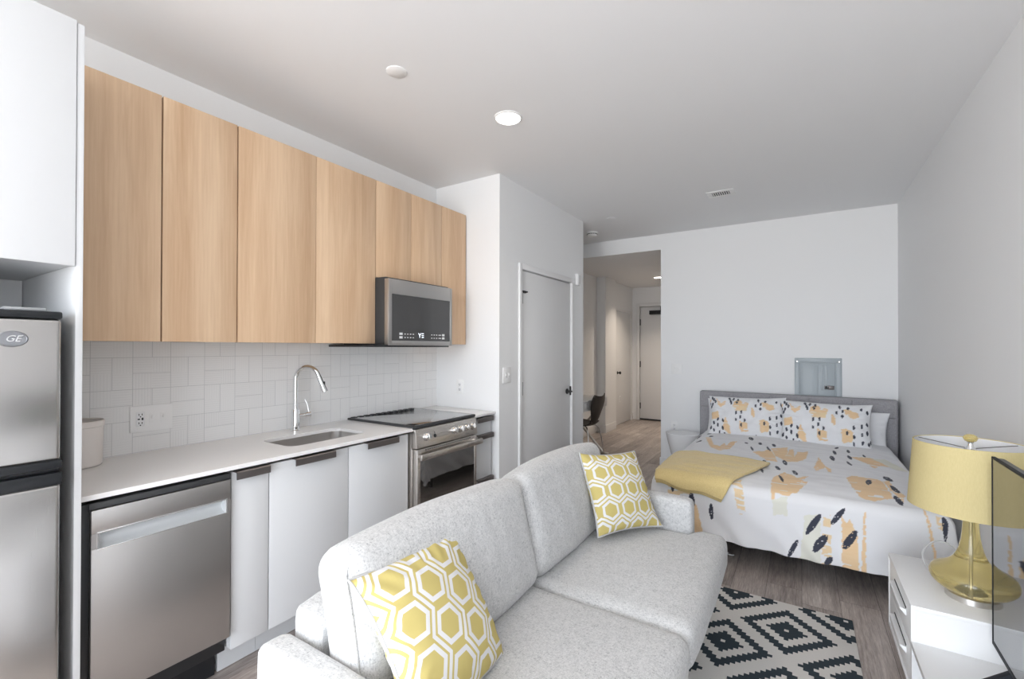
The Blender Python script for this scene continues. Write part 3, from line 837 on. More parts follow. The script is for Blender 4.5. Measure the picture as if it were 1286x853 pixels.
K = Matrix.Translation((-1.995 - .017 * .06 / .116, 2.205, .856)) @ Matrix.Rotation(-tilt, 4, 'Y')
mb = MB().lathe([(.012, 0), (.012, .003), (.001, .003)], (0, 0, 0), 16, axis='X', capb=False, capt=False).box(0, .002, -.002, .002, .014, .026)
for v in mb.bm.verts: v.co = K @ v.co
mb.build('indicator', M['black'], t)
# oven door
oz0, oz1 = .175, .792; XO = -1.998; gy0, gy1, gz0, gz1 = RY0 + .030, RY1 - .030, .30, .725
mb = MB().box(-2.045, XO, RY0 + .002, gy0, oz0, oz1, .002).box(-2.045, XO, gy1, RY1 - .002, oz0, oz1, .002).box(-2.045, XO, gy0, gy1, oz0, gz0, .002).box(-2.045, XO, gy0, gy1, gz1, oz1, .002)
od = mb.build('oven_door', M['steelr'], t)
m_, t_, b_ = new_mat('oven_glass', (.02, .018, .016), .03, IOR=3.4)
B(-2.04, XO - .001, gy0, gy1, gz0, gz1).build('oven_window', m_, od)
mb = MB().box(XO + .030, XO + .050, RY0 - .010, RY1 + .010, .733, .770, .004)
mb.box(XO - .002, XO + .034, RY0 + .002, RY0 + .026, .742, .764, .003).box(XO - .002, XO + .034, RY1 - .026, RY1 - .002, .742, .764, .003)
mb.build('oven_handle', M['steelr'], od)
mb = MB()
for k in range(24): y = RY0 + .07 + k * .0195; mb.box(XO - .014, XO + .001, y, y + .012, .778, .786)
mb.build('vent_slots', M['dark'], od)
dw = B(-2.045, XO, RY0 + .002, RY1 - .002, .055, .168, .003).build('storage_drawer', M['steelr'], t)

# ------------------------------------------------------------------ sofa
SB, SF, SY0_, SY1_ = -1.215, -.345, .640, 2.530      # back, front rail, ends
t = thing('sofa', 'light grey fabric two-seat sofa with its back to the kitchen', 'sofa', (-.78, 1.585, 0))
def wr(p, amp=.006, f=3.):
    v = Vector((p.x * f, p.y * f, p.z * f)); n = noise.noise_vector(v) + noise.noise_vector(v * 2.3) * .4
    return p + n * amp
B(-1.17, -.405, SY0_ + .09, SY1_ - .09, .185, .335, .02, 3).build('base', M['sofa'], t)
MB().pad((-1.145, 1.585, .44), (.075, .845, .275), .045, (0, 0, .01), 14).build('back_frame', M['sofa'], t)
for y0, y1 in ((SY0_, .735), (2.435, SY1_)):
    MB().pad((-.845, (y0 + y1) / 2, .40), (.372, (y1 - y0) / 2, .245), .03, (.004, .003, .004), 16, warp=lambda p: wr(p, .003)).build('arm', M['sofa'], t)
def seat_warp(side, y_in, y_out):
    def w(p):
        k = (p.y - y_in) / (y_out - y_in)
        if k > 0:
            s = min(1, max(0, (p.x + .485) / .05)); s = s * s * (3 - 2 * s)
            p.y += (y_out - y_in) * 0 + side * .098 * s * min(1, k) ** 4
        # gentle crown and dent
        return wr(p, .007, 2.6)
    return w
for side, y0, y1 in ((-1, .737, 1.583), (1, 1.587, 2.433)):
    ym = (y0 + y1) / 2
    yi, yo = (ym, y1) if side > 0 else (ym, y0)
    sc = MB().pad((-.635, ym, .405), (.325, (y1 - y0) / 2, .080), .045, (.012, .004, .022), 26, warp=seat_warp(side, yi, yo)).build('seat_cushion', M['sofa'], t)
    pp = []
    for k in range(25):
        u = k / 24; yy = (y0 + .03) + (y1 - y0 - .06) * u
        p = wr(Vector((-.322 + .012 * (1 - (2 * u - 1) ** 2) * .6, yy, .452)), .007, 2.6); pp.append(p)
    MB().tube(pp, .0028, 6).build('front_seam', M['sofa'], sc)
def back_cushion(y0, y1, seed):
    ym = (y0 + y1) / 2
    A = Matrix.Translation((-.945, ym, .478)) @ Matrix.Rotation(math.radians(-13.5), 4, 'Y')
    def w(p):
        # softly crowned top, slight sag and creases
        u = (p.y) / ((y1 - y0) / 2); p.z -= .012 * u * u * max(0, p.z / .42)
        v = Vector((p.x * 2, p.y * 3 + seed, p.z * 3)); n = noise.noise_vector(v) * .010
        p = p + n
        c = math.sin((p.y * 1.0 + seed) * 46 + noise.noise(Vector((p.y * 5, p.z * 5, seed))) * 4) * .0035 * max(0, math.sin(PI * min(1, max(0, p.z / .42)))) * max(0, 1 - abs(u) * .7)
        if p.x > .05: p.x += c
        return p
    b = MB().pad((0, 0, .215), (.086, (y1 - y0) / 2, .215), .058, (.022, .004, .012), 26, warp=w, mtx=A).build('back_cushion', M['sofa'], t)
    # stitched seam round the front panel
    pp = []
    hy = (y1 - y0) / 2
    def rp(a):
        # rounded rectangle in y,z
        hz, r = .205, .05; cx, cz = hy - .006, hz
        per = [(-cx + r, cz), (cx - r, cz)]
        return per
    path = [(-hy + .004, .03)] + [(-hy + .004, .05 + .30 * k / 8) for k in range(1, 9)]
    for k in range(1, 7): a = PI - k * PI / 12; path.append((-hy + .058 + .054 * math.cos(a), .36 + .054 * math.sin(a)))
    for k in range(1, 15): path.append((-hy + .06 + (2 * hy - .12) * k / 15, .414))
    for k in range(0, 7): a = PI / 2 - k * PI / 12; path.append((hy - .058 + .054 * math.cos(a), .36 + .054 * math.sin(a)))
    path += [(hy - .004, .35 - .30 * k / 8) for k in range(1, 9)]
    for y, z in path: pp.append(A @ w(Vector((.058, y, z))))
    MB().tube(pp, .0042, 6).build('seam', M['sofa'], b)
    return b
back_cushion(.738, 1.584, 1.3); back_cushion(1.587, 2.432, 4.9)
for x, y in ((-.415, 2.505), (-.415, .665), (-1.15, 2.505), (-1.15, .665)):
    MB().tube([(x, y, .009 if x > -1.05 else 0), (x, y, .20)], [.009, .012], 12).build('leg', M['blackm'], t)

# square cushions
def frame_from(tl, tr, br):
    tl, tr, br = map(Vector, (tl, tr, br)); ex = (tr - tl).normalized(); ey = (tr - br); ey = (ey - ex * ey.dot(ex)).normalized(); ez = ex.cross(ey)
    c = (tl + br) / 2; m = Matrix.Identity(4)
    for i in range(3): m[i][0] = ex[i]; m[i][1] = ey[i]; m[i][2] = ez[i]; m[i][3] = c[i]
    return m, (tr - tl).length
def pillow_pt(s, t_, side, w, h, th, pin=.07, pw=2.2):
    sx = s * (1 - pin * (1 - t_ * t_) * abs(s) ** 3); ty = t_ * (1 - pin * (1 - s * s) * abs(t_) ** 3)
    k = max(0., (1 - abs(s) ** pw) * (1 - abs(t_) ** pw)) ** .55
    return Vector((sx * w / 2, ty * h / 2, side * th / 2 * k))
def pillow_mb(w, h, th, n=40, pin=.07, wob=.004, seed=0., pw=2.2, corner=1.0):
    mb = MB()
    def F(side):
        def f(u, v):
            s = 2 * u - 1; q = 2 * v - 1
            s = math.sin(s * PI / 2) * .4 + s * .6; q = math.sin(q * PI / 2) * .4 + q * .6
            p = pillow_pt(s, q, side, w, h, th, pin, pw)
            k = (1 - s ** 4) * (1 - q ** 4)
            nn = noise.noise(Vector((p.x * 9 + seed, p.y * 9, side + seed))) + .6 * noise.noise(Vector((p.x * 22 + seed, p.y * 14, side)))
            # puckers running in from the edges
            e = max(abs(s), abs(q)); a = math.atan2(q, s)
            pk = math.sin(a * 26 + seed) * .0035 * max(0, (e - .55)) * (1 - e ** 6) * 4
            p.z += side * (nn * wob * k + pk)
            p.z += corner * .03 * (abs(s) * abs(q)) ** 3 * (1 if (s * q) > 0 else -.5)
            return p
        return f
    g1 = mb.grid(F(1), n, n); g2 = mb.grid(F(-1), n, n)
    bmesh.ops.remove_doubles(mb.bm, verts=mb.bm.verts[:], dist=.0004)
    return mb
def throw_pillow(label, mtx, size, mat, seed, corner):
    mb = pillow_mb(size, size, .135, 44, .085, .005, seed, corner=corner)
    o = mb.build('throw_pillow', mat, None, (0, 0, 0), 60); o.matrix_world = mtx
    tag(o, label, 'pillow', 'yellow hexagon throw pillows')
    pts = []
    N = 36
    def e(s, q):
        p = pillow_pt(s, q, 0, size, size, 0, .085); p.z += corner * .03 * (abs(s) * abs(q)) ** 3 * (1 if s * q > 0 else -.5); return p
    for k in range(N): pts.append(e(-1 + 2 * k / N, -1))
    for k in range(N): pts.append(e(1, -1 + 2 * k / N))
    for k in range(N): pts.append(e(1 - 2 * k / N, 1))
    for k in range(N): pts.append(e(-1, 1 - 2 * k / N))
    MB().tube(pts, .0042, 8, closed=True).build('piping', M['pipe'], o)
    return o
m1, s1 = frame_from((-.935, .735, .856), (-.979, 1.143, .844), (-.756, 1.157, .500))
throw_pillow('yellow and white hexagon-print throw pillow leaning at the near end of the sofa', m1, .415, M['hex'], 2.1, 1.)
m2, s2 = frame_from((-.962, 2.125, .886), (-.775, 2.475, .858), (-.612, 2.362, .514))
throw_pillow('yellow and white hexagon-print throw pillow leaning on the far arm of the sofa', m2 @ Matrix.Rotation(PI / 2, 4, 'Z'), .40, M['hexb'], 5.7, .6)

# ------------------------------------------------------------------ rug
mb = MB().box(-1.05, .222, .95, 2.952, .0005, .009, .003)
single('rug', mb, M['rug'], (-.41, 1.95, 0), 'off-white rug with dark stepped diamond pattern in front of the sofa', 'rug')

# ------------------------------------------------------------------ bed
BXL, BXR, BYF, BZT = -.885, .665, 3.285, .545
t = thing('bed', 'upholstered bed with grey tufted headboard against the back wall', 'bed', (-.1, 4.4, 0))
mb = MB().box(-.965, .752, 5.425, 5.535, .06, .945, .016, 3)
hb = mb.build('headboard', M['headboard'], t)
HW = (.752 + .965) / 5
for i in range(5):
    for j in range(2):
        z0, z1 = ((.43, .805), (.808, .93))[j] if False else ((.40, .775), (.778, .935))[j]
        x0 = -.965 + HW * i + (.012 if i == 0 else .0016); x1 = -.965 + HW * (i + 1) - (.012 if i == 4 else .0016)
        MB().pad(((x0 + x1) / 2, 5.422, (z0 + z1) / 2), ((x1 - x0) / 2, .010, (z1 - z0) / 2), .009, (0, .006, 0), 8).build('tufted_panel', M['headboard'], hb)
B(-.845, .625, 3.42, 5.424, .13, .27, .012).build('side_frame', M['thin'], t)
for x in (-.80, .58):
    for y in (3.46, 5.3): MB().tube([(x, y, 0), (x, y, .11)], [.022, .03], 14).build('leg', M['blackm'], t)
MB().pad((-.11, 4.385, .395), (.755, 1.02, .125), .05, (0, 0, .004), 10).build('mattress', M['cotton'], t)

DARK = [[0.059, 3.129, 0.037, 0.067, 0.014, -0.009], [0.177, 3.197, 0.034, 0.052, 0.01, -0.01], [0.092, 3.025, 0.034, 0.054, 0.017, -0.014], [0.234, 3.079, 0.033, 0.058, 0.016, -0.012], [-0.046, 2.958, 0.025, 0.051, 0.011, -0.006], [0.132, 2.929, 0.019, 0.022, 0.009, -0.014], [-0.508, 3.087, 0.002, -0.054, -0.014, -0.003], [0.363, 3.693, 0.017, 0.007, -0.008, -0.07], [0.485, 3.892, 0.02, -0.045, -0.012, -0.059], [0.482, 3.618, 0.016, -0.065, -0.011, -0.044], [0.47, 3.405, 0.014, -0.057, -0.009, -0.035], [0.201, 4.327, 0.012, -0.062, -0.01, -0.056], [0.228, 4.583, 0.005, -0.097, -0.01, -0.036], [0.256, 4.845, 0.016, 0.038, 0.003, -0.031], [0.33, 4.726, 0.002, -0.084, -0.011, -0.036], [0.318, 4.44, 0.01, -0.068, -0.009, -0.046], [0.298, 4.207, 0.013, -0.056, -0.006, -0.032], [0.423, 4.597, 0.004, -0.052, -0.007, -0.027], [-0.106, 3.998, 0.015, -0.069, -0.008, -0.049], [-0.146, 3.8, 0.017, -0.055, -0.005, -0.04], [-0.039, 3.71, 0.017, -0.065, -0.006, -0.041], [-0.116, 3.519, 0.016, -0.065, -0.004, -0.024], [-0.24, 3.962, 0.013, -0.031, -0.004, -0.031], [-0.235, 3.646, 0.01, -0.048, -0.006, -0.02], [-0.24, 4.476, 0.019, -0.085, -0.005, -0.022], [-0.207, 4.646, 0.015, -0.048, -0.006, -0.035], [-0.36, 4.397, 0.016, -0.072, -0.005, -0.02], [-0.821, 4.586, 0.018, 0.05, 0.006, -0.028], [-0.863, 4.824, 0.008, 0.083, 0.008, -0.02], [-0.795, 5.019, 0.021, 0.031, 0.006, -0.03], [-0.752, 4.833, 0.019, 0.007, 0.005, -0.028], [-0.404, 4.848, 0.022, -0.052, -0.006, -0.058], [-0.315, 4.653, 0.015, -0.016, 0.001, -0.057], [-0.422, 4.609, 0.015, -0.008, 0.002, -0.025], [-0.759, 3.237, 0.002, -0.065, -0.014, -0.002], [-0.633, 3.127, 0.002, -0.062, -0.021, -0.004], [-0.827, 3.264, 0.014, 0.027, 0.008, -0.004], [0.653, 3.224, 0.016, -0.065, -0.015, -0.01]]
BLOB = [('p', [[-0.797, 4.788], [-0.67, 4.28], [-0.586, 4.178], [-0.521, 4.298], [-0.504, 4.644], [-0.552, 4.613], [-0.565, 4.431], [-0.6, 4.537], [-0.611, 4.359], [-0.674, 4.445], [-0.747, 4.771]]), ('p', [[-0.344, 4.274], [-0.273, 4.357], [-0.228, 4.463], [-0.177, 4.172], [-0.158, 3.993], [-0.228, 4.009]]), ('p', [[-0.224, 4.504], [-0.105, 4.622], [-0.096, 4.328], [-0.09, 4.552], [-0.059, 4.573], [-0.049, 4.255], [-0.027, 4.48], [0.009, 4.468], [0.046, 4.55], [0.032, 4.242], [-0.025, 4.08], [-0.092, 4.036], [-0.179, 4.205]]), ('p', [[-0.168, 3.479], [-0.105, 3.692], [-0.022, 3.574], [0.042, 3.653], [-0.002, 3.518], [0.035, 3.498], [-0.02, 3.315], [-0.075, 3.271], [-0.14, 3.283], [-0.149, 3.227], [-0.163, 3.246]]), ('p', [[0.077, 3.943], [0.113, 4.328], [0.13, 4.15], [0.147, 4.016], [0.175, 3.952], [0.175, 3.848], [0.156, 3.861], [0.146, 3.987], [0.112, 3.911], [0.085, 3.841]]), ('p', [[0.249, 3.727], [0.294, 3.826], [0.438, 3.803], [0.45, 3.429], [0.354, 3.349], [0.299, 3.368], [0.27, 3.463]]), ('p', [[0.444, 3.785], [0.481, 3.831], [0.483, 3.682], [0.511, 3.505], [0.49, 3.385], [0.457, 3.545]]), ('p', [[0.321, 4.463], [0.472, 4.561], [0.577, 4.324], [0.495, 4.299], [0.442, 4.18], [0.395, 4.323]]), ('s', [[0.107, 3.191], [0.145, 3.203], [0.146, 2.862], [0.098, 2.849]]), ('p', [[0.196, 3.208], [0.219, 3.172], [0.236, 3.196], [0.252, 3.149], [0.272, 3.123], [0.275, 2.85], [0.198, 2.85]]), ('p', [[0.3, 3.247], [0.308, 3.24], [0.306, 2.85], [0.282, 2.85]]), ('p', [[-0.012, 2.913], [0.015, 2.925], [0.015, 2.85], [-0.012, 2.85]]), ('s', [[-0.397, 3.331], [-0.34, 3.391], [-0.3, 3.11], [-0.35, 3.112], [-0.371, 3.255]]), ('c', [[0.015, 3.173], [0.094, 3.188], [0.093, 2.85], [-0.012, 2.85]]), ('c', [[-0.159, 3.247], [-0.075, 3.267], [-0.075, 3.155], [-0.149, 3.14]]), ('c', [[0.468, 4.526], [0.553, 4.614], [0.654, 4.318], [0.569, 4.263]]), ('s', [[-0.795, 3.284], [-0.706, 3.294], [-0.626, 3.218], [-0.655, 3.151], [-0.785, 3.149]]), ('p', [[-0.634, 3.114], [-0.607, 3.119], [-0.588, 3.072], [-0.554, 2.927], [-0.634, 2.9]]), ('p', [[0.563, 3.381], [0.572, 3.312], [0.592, 3.166], [0.608, 3.045], [0.596, 3.042], [0.58, 3.164], [0.568, 3.259]]), ('s', [[0.61, 3.336], [0.63, 3.313], [0.648, 3.211], [0.608, 3.224]])]
C_W, C_P, C_S, C_D = np.array((.84, .845, .865)), np.array((.86, .62, .37)), np.array((.86, .68, .44)), np.array((.06, .065, .09))
C_C = np.array((.80, .80, .72))
def vnoise(u, v, f, seed=0):
    """smooth value noise on arrays"""
    x, y = u * f, v * f; xi, yi = np.floor(x), np.floor(y); fx, fy = x - xi, y - yi
    fx = fx * fx * (3 - 2 * fx); fy = fy * fy * (3 - 2 * fy)
    def h(a, b):
        s = np.sin(a * 127.1 + b * 311.7 + seed * 74.7) * 43758.5453; return s - np.floor(s)
    return (h(xi, yi) * (1 - fx) + h(xi + 1, yi) * fx) * (1 - fy) + (h(xi, yi + 1) * (1 - fx) + h(xi + 1, yi + 1) * fx) * fy
def inpoly(u, v, poly):
    r = np.zeros(u.shape, bool); n = len(poly)
    for i in range(n):
        (x1, y1), (x2, y2) = poly[i], poly[(i + 1) % n]
        if y1 == y2: continue
        c = ((y1 > v) != (y2 > v)) & (u < (x2 - x1) * (v - y1) / (y2 - y1) + x1)
        r ^= c
    return r
def print_cols(u, v, dark, blobs, sc=1.0, sdir=1, bsw=.012, off=0.):
    """brush-stroke print: peach patches with dry-brush streaks, dark seed-shaped dabs"""
    col = np.tile(C_W, (len(u), 1))
    wu = u + (vnoise(u, v, 60 / sc, 1) - .5) * .009 * sc; wv = v + (vnoise(u, v, 60 / sc, 2) - .5) * .016 * sc
    for kind, poly in blobs:
        m = inpoly(wu, wv, poly)
        if not m.any(): continue
        bri = vnoise(u * (1 if sdir else 8), v * (8 if sdir else 1), 22 / sc, 3)
        dry = vnoise(u * .35, v * 3.0, 30 / sc, 5)
        if kind == 's': m = m & (dry > .42)
        elif kind == 'p': m = m & (dry > .13)
        c = {'p': C_P, 's': C_S, 'c': C_C}[kind]
        col[m] = c
        if kind == 'p':
            k = (bri[m] * .35)[:, None]; col[m] = col[m] * (1 - k) + np.array((.90, .72, .50)) * k
    for (cx, cy, ax, ay, bx, by) in dark:
        det = ax * by - ay * bx
        if abs(det) < 1e-7: continue
        du, dv = u - cx, v - cy
        p = (du * by - dv * bx) / det; q = (-du * ay + dv * ax) / det
        r = np.abs(p) ** 1.9 + q * q + (vnoise(u, v, 130 / sc, 7) - .5) * .16
        sp = vnoise(u, v, 260 / sc, 9)
        m = (r < 1) & (sp < .90)
        col[m] = C_D
    return col
def set_print(me, cols):
    a = me.color_attributes.new('print', 'FLOAT_COLOR', 'POINT')
    a.data.foreach_set('color', np.hstack([cols, np.ones((len(cols), 1))]).astype(np.float32).ravel())

# duvet: a flat sheet laid over the mattress and hanging down three sides
OVL, OVF, OVR = .40, .376, .36
def sheet_pt(u, v, lift=0.):
    r = .065
    xl, xr, yf = BXL + .045, BXR - .045, BYF + .045
    ex = (xl - u) if u < xl else (u - xr if u > xr else 0.)
    sx = -1 if u < xl else 1
    ey = yf - v if v < yf else 0.
    cx = min(max(u, xl), xr); cy = max(v, yf)
    top = BZT + .010 * noise.noise(Vector((u * 2.2, v * 1.8, 3.1))) + .0045 * noise.noise(Vector((u * 5, v * 16, 1.7))) + .003 * noise.noise(Vector((u * 18, v * 7, 4.7)))
    # slight puff towards the middle, softer towards the rim
    edge = min(1., max(0., min(u - xl, xr - u, v - yf) / .25)); top += .022 * (edge * (2 - edge)) - .006
    e = math.hypot(ex, ey)
    if e <= 0: return Vector((u, v, top + lift))
    mx = max(ex, ey); e2 = mx + .25 * (e - mx)
    inner = r; a = min(e2 / r, PI / 2)
    out = r * math.sin(a); drop = r * (1 - math.cos(a)) + max(0, e2 - r * PI / 2)
    nx, ny = ex / e * sx, -ey / e
    hang = max(0., min(1, (e2 - .06) / .3))
    s = u if ey > ex else v
    out += hang * (.010 + .016 * noise.noise(Vector((u * 6 + 2, v * 6, .3))) + .010 * math.sin(u * 31 + v * 23 + 2 * noise.noise(Vector((u * 4, v * 4, 0)))) * hang)
    fold = .5 * min(ex, ey)
    p = Vector((cx + nx * (out + fold * .35), cy + ny * (out + fold * .35), top - drop))
    p += Vector((nx, ny, 0)) * lift * min(1, a) + Vector((0, 0, lift * math.cos(a)))
    p.z = max(p.z, .02)
    p.x = min(p.x, .757)
    return p
us = np.arange(BXL - OVL, BXR + OVR + .001, .0046)
# finer rows over the hanging front
vs = np.concatenate([np.arange(BYF - OVF, BYF + .1, .0048), np.arange(BYF + .1, 5.30, .010)])
nu, nv = len(us), len(vs)
co = [sheet_pt(u, v) for u in us for v in vs]
faces = [(i * nv + j, (i + 1) * nv + j, (i + 1) * nv + j + 1, i * nv + j + 1) for i in range(nu - 1) for j in range(nv - 1)]
me = bpy.data.meshes.new('duvet'); o0 = Vector((-.11, 4.3, .5))
me.from_pydata([c - o0 for c in co], [], faces); me.update(); me.shade_smooth(); me.materials.append(M['print'])
U, V = np.meshgrid(us, vs, indexing='ij')
set_print(me, print_cols(U.ravel(), V.ravel(), DARK, BLOB, 1.0))
dv = bpy.data.objects.new('duvet', me); COL.objects.link(dv); dv.location = o0
tag(dv, 'white duvet with peach brush strokes and dark seed-shaped dabs spread over the bed', 'duvet')
md = dv.modifiers.new('thickness', 'SOLIDIFY'); md.thickness = .022; md.offset = -1

# folded yellow throw lying over the duvet
A_, B_, C_q, D_ = (-.905, 3.99), (-.195, 3.84), (-.450, 3.165), (-.872, 3.228)
def throw_pt(u, v, lift):
    a = 1 - v
    p = Vector(A_).lerp(Vector(B_), u); q = Vector(D_).lerp(Vector(C_q), u)
    s = p.lerp(q, v)
    s = Vector((s.x, s.y)) + Vector((.012 * math.sin(v * 7), .014 * math.sin(u * 9 + 1))) * (4 * u * (1 - u) * .5 + .3) + Vector((.03 * math.sin(PI * v) * u, 0))
    return sheet_pt(s.x, s.y, lift)
def throw_mb(lift, u0, u1, v0, v1, n=60):
    mb = MB()
    mb.grid(lambda u, v: throw_pt(u0 + (u1 - u0) * u, v0 + (v1 - v0) * v, lift + .004 * noise.noise(Vector((u * 7, v * 5, 2))) + .003 * noise.noise(Vector((u * 3, v * 19, 5)))), n, n)
    return mb
mb = throw_mb(.014, 0, 1, 0, 1)
for f in (lambda: mb.grid(lambda u, v: throw_pt(u, .02 + .96 * v, .022 + .004 * noise.noise(Vector((u * 6, v * 5, 9))) + .003 * noise.noise(Vector((u * 3, v * 17, 7)))), 60, 60),): f()
th = single('throw_blanket', mb, M['throw'], (-.6, 3.6, .56), 'folded pale yellow throw blanket across the left foot corner of the bed', 'blanket', smooth=80)
md = th.modifiers.new('thickness', 'SOLIDIFY'); md.thickness = .006; md.offset = 1

# bed pillows
PDARK = [(40,520),(55,535),(20,570),(45,580),(35,600),(70,555),(195,530),(205,555),(230,535),(270,540),(258,565),(212,570),(300,650),(288,690),(255,655),(253,715),(325,715),(300,755),(98,712),(100,760),(63,740),(38,780),(65,800),(143,725),(143,785),(115,822),(160,830),(440,540),(460,575),(418,590),(455,615),(495,548),(585,545),(625,560),(487,733),(530,690),(583,672),(620,650),(648,650),(585,730),(620,710),(655,710),(532,755),(588,785),(630,785),(645,765),(530,800),(665,815),(602,840),(380,845),(420,835)]
PBLOB = [('p', [(75,520),(95,545),(120,575),(140,560),(165,545),(155,590),(120,610),(95,590)]), ('p', [(225,600),(235,560),(270,540),(300,550),(310,580),(335,560),(360,570),(345,620),(310,640),(260,630)]), ('s', [(225,600),(350,600),(340,640),(250,640)]),
         ('p', [(375,665),(385,595),(398,620),(412,660),(405,690)]), ('p', [(40,650),(100,640),(108,700),(45,715)]), ('p', [(465,560),(500,550),(520,570),(560,575),(570,605),(530,625),(480,600)]), ('p', [(140,790),(160,690),(180,730),(200,770),(215,840)]), ('p', [(285,720),(310,735),(350,735),(355,800),(300,805),(285,780)]), ('p', [(445,710),(480,700),(525,720),(520,790),(455,805)]), ('p', [(0,550),(30,530),(15,600)]), ('p', [(645,670),(662,670),(660,740),(648,740)])]
def norm(p): return ((p[0] - 335) / 330., -(p[1] - 672) / 182.)
def bed_pillow(name, label, loc, w, h, th, lean, yaw, roll, printed, seed, group, flange=.0):
    mtx = Matrix.Translation(loc) @ Matrix.Rotation(yaw, 4, 'Z') @ Matrix.Rotation(math.radians(90) - lean, 4, 'X') @ Matrix.Rotation(roll, 4, 'Z')
    n = 110 if printed else 40
    mb = pillow_mb(w, h, th, n, .075 if printed else .05, .016, seed, 2.6, .6)
    o = mb.build(name, M['print'] if printed else M['cotton'], None, (0, 0, 0), 70); o.matrix_world = mtx
    if printed:
        k = np.empty(len(o.data.vertices) * 3, np.float32); o.data.vertices.foreach_get('co', k); k = k.reshape(-1, 3)
        dk = []
        for i, p in enumerate(PDARK):
            x, y = norm(p); rr_ = random.Random(i); a = math.radians(90 + rr_.uniform(-28, 28)); L = rr_.uniform(.058, .080)
            ca, sa = math.cos(a), math.sin(a)
            dk.append((x, y, L * ca * .5, L * sa * 1.25, -.025 * sa, .025 * ca * 1.9))
        bl = [(kd, [norm(p) for p in pl]) for kd, pl in PBLOB]
        set_print(o.data, print_cols(k[:, 0] / (w / 2), k[:, 1] / (h / 2), dk, bl, 2.6))
    return tag(o, label, 'pillow', group)
bed_pillow('bed_pillow', 'plain white pillow behind the left printed pillow, against the headboard', (-.52, 5.335, .680), .70, .40, .13, math.radians(14), .02, .0, False, 11., 'plain white pillows')
bed_pillow('bed_pillow', 'plain white pillow sticking out behind the right printed pillow, against the headboard', (.30, 5.330, .665), .74, .38, .14, math.radians(16), -.02, -.06, False, 14., 'plain white pillows')
bed_pillow('pillow_sham', 'left printed pillow with peach strokes and dark dashes, propped at the head of the bed', (-.475, 5.160, .715), .71, .46, .19, math.radians(27), .04, .015, True, 3., 'printed pillow shams')
bed_pillow('pillow_sham', 'right printed pillow with peach strokes and dark dashes, propped at the head of the bed', (.178, 5.110, .705), .72, .47, .19, math.radians(28), .0, -.02, True, 7., 'printed pillow shams')

# bowl-shaped bedside table
nx, ny = -1.115, 5.28
t = thing('bedside_table', 'white half-egg bedside table left of the bed', 'bedside table', (nx, ny, 0))
MB().lathe([(.06, .012), (.05, .02), (.075, .10), (.125, .25), (.165, .40), (.178, .468), (.180, .478), (.176, .482), (.170, .478)], (nx, ny, 0), 48, capb=True, capt=False).build('pedestal', M['gloss'], t)
MB().lathe([(.171, .470), (.168, .476), (.001, .477)], (nx, ny, 0), 48, capb=False, capt=False).build('table_top', M['gloss'], t)
MB().lathe([(.12, 0), (.12, .006), (.06, .014)], (nx, ny, 0), 40).build('foot', M['gloss'], t)

single('clip', MB().tube([(-.414 + .022 * math.cos(a), 3.45 + .016 * math.sin(a), .006) for a in [PI * .75 + k * PI * 1.15 / 10 for k in range(11)]], .0035, 8), M['whitep'], (-.414, 3.45, 0), 'tiny white curved clip lying on the dark floor in front of the bed', 'clip')

# ------------------------------------------------------------------ TV stand, lamp, television
t = thing('media_stand', 'white stepped media stand with two side drawers against the right wall', 'media stand', (.56, 2.2, 0))
KX0, KX1, KY0, KY1, KZ = .352, .760, 2.295, 2.830, .442
B(KX0 + .014, KX1, KY0 + .001, KY1 - .016, .112, KZ - .018).build('drawer_case', M['white2'], t)
B(KX0, KX1, KY0, KY1, KZ - .018, KZ, .0015).build('block_top', M['white2'], t)
B(KX0, KX1, KY1 - .016, KY1, .112, KZ - .018, .001).build('end_panel', M['white2'], t)
B(KX0, KX0 + .016, KY0, KY0 + .016, .112, KZ - .018, .001).build('corner_post', M['white2'], t)
for z0, z1 in ((.275, .422), (.124, .271)):
    d = B(KX0 + .003, KX0 + .016, KY0 + .018, KY1 - .018, z0, z1, .001).build('drawer_front', M['white2'], t)
    zc = z1 - .055
    mb = MB().prism([(KX0 + .003, zc - .020), (KX0 - .018, zc + .006), (KX0 - .016, zc + .010), (KX0 + .003, zc + .006)], 'Y', KY0 + .11, KY1 - .16)
    MB().box(KX0 + .001, KX0 + .0035, KY0 + .11, KY1 - .16, zc + .010, zc + .016).build('finger_slot', M['dark'], d)
    mb.build('pull_lip', M['white2'], d)
B(KX0, KX1, KY0 - 1.15, KY0 - .0005, .285, .305, .0015).build('shelf_top', M['white2'], t)
B(KX0, KX1, KY0 - 1.15, KY0 - .0005, .112, .130, .0015).build('shelf_bottom', M['white2'], t)
B(KX1 - .014, KX1, KY0 - 1.15, KY0, .130, .285).build('back_panel', M['white2'], t)
B(KX0, KX1, KY0 - .017, KY0 - .001, .130, .285).build('divider', M['white2'], t)
B(KX0, KX1, KY0 - 1.15, KY0 - 1.134, .130, .285).build('end_panel', M['white2'], t)
B(KX0 + .01, KX0 + .024, KY0 - 1.13, KY0 - .57, .134, .281, .001).build('drop_front', M['white2'], t)
for y in (KY1 - .08, KY0 - 1.08):
    for x in (KX0 + .035, KX1 - .06):
        MB().tube([(x + .004, y, .003), (x + .018, y, .113)], [.010, .016], 14).lathe([(.016, 0), (.016, .006)], (x + .004, y, 0), 14).build('leg', M['chrome'], t)
B(KX0, KX1, KY0, KY1, .100, .114, .001).build('bottom_panel', M['white2'], t)

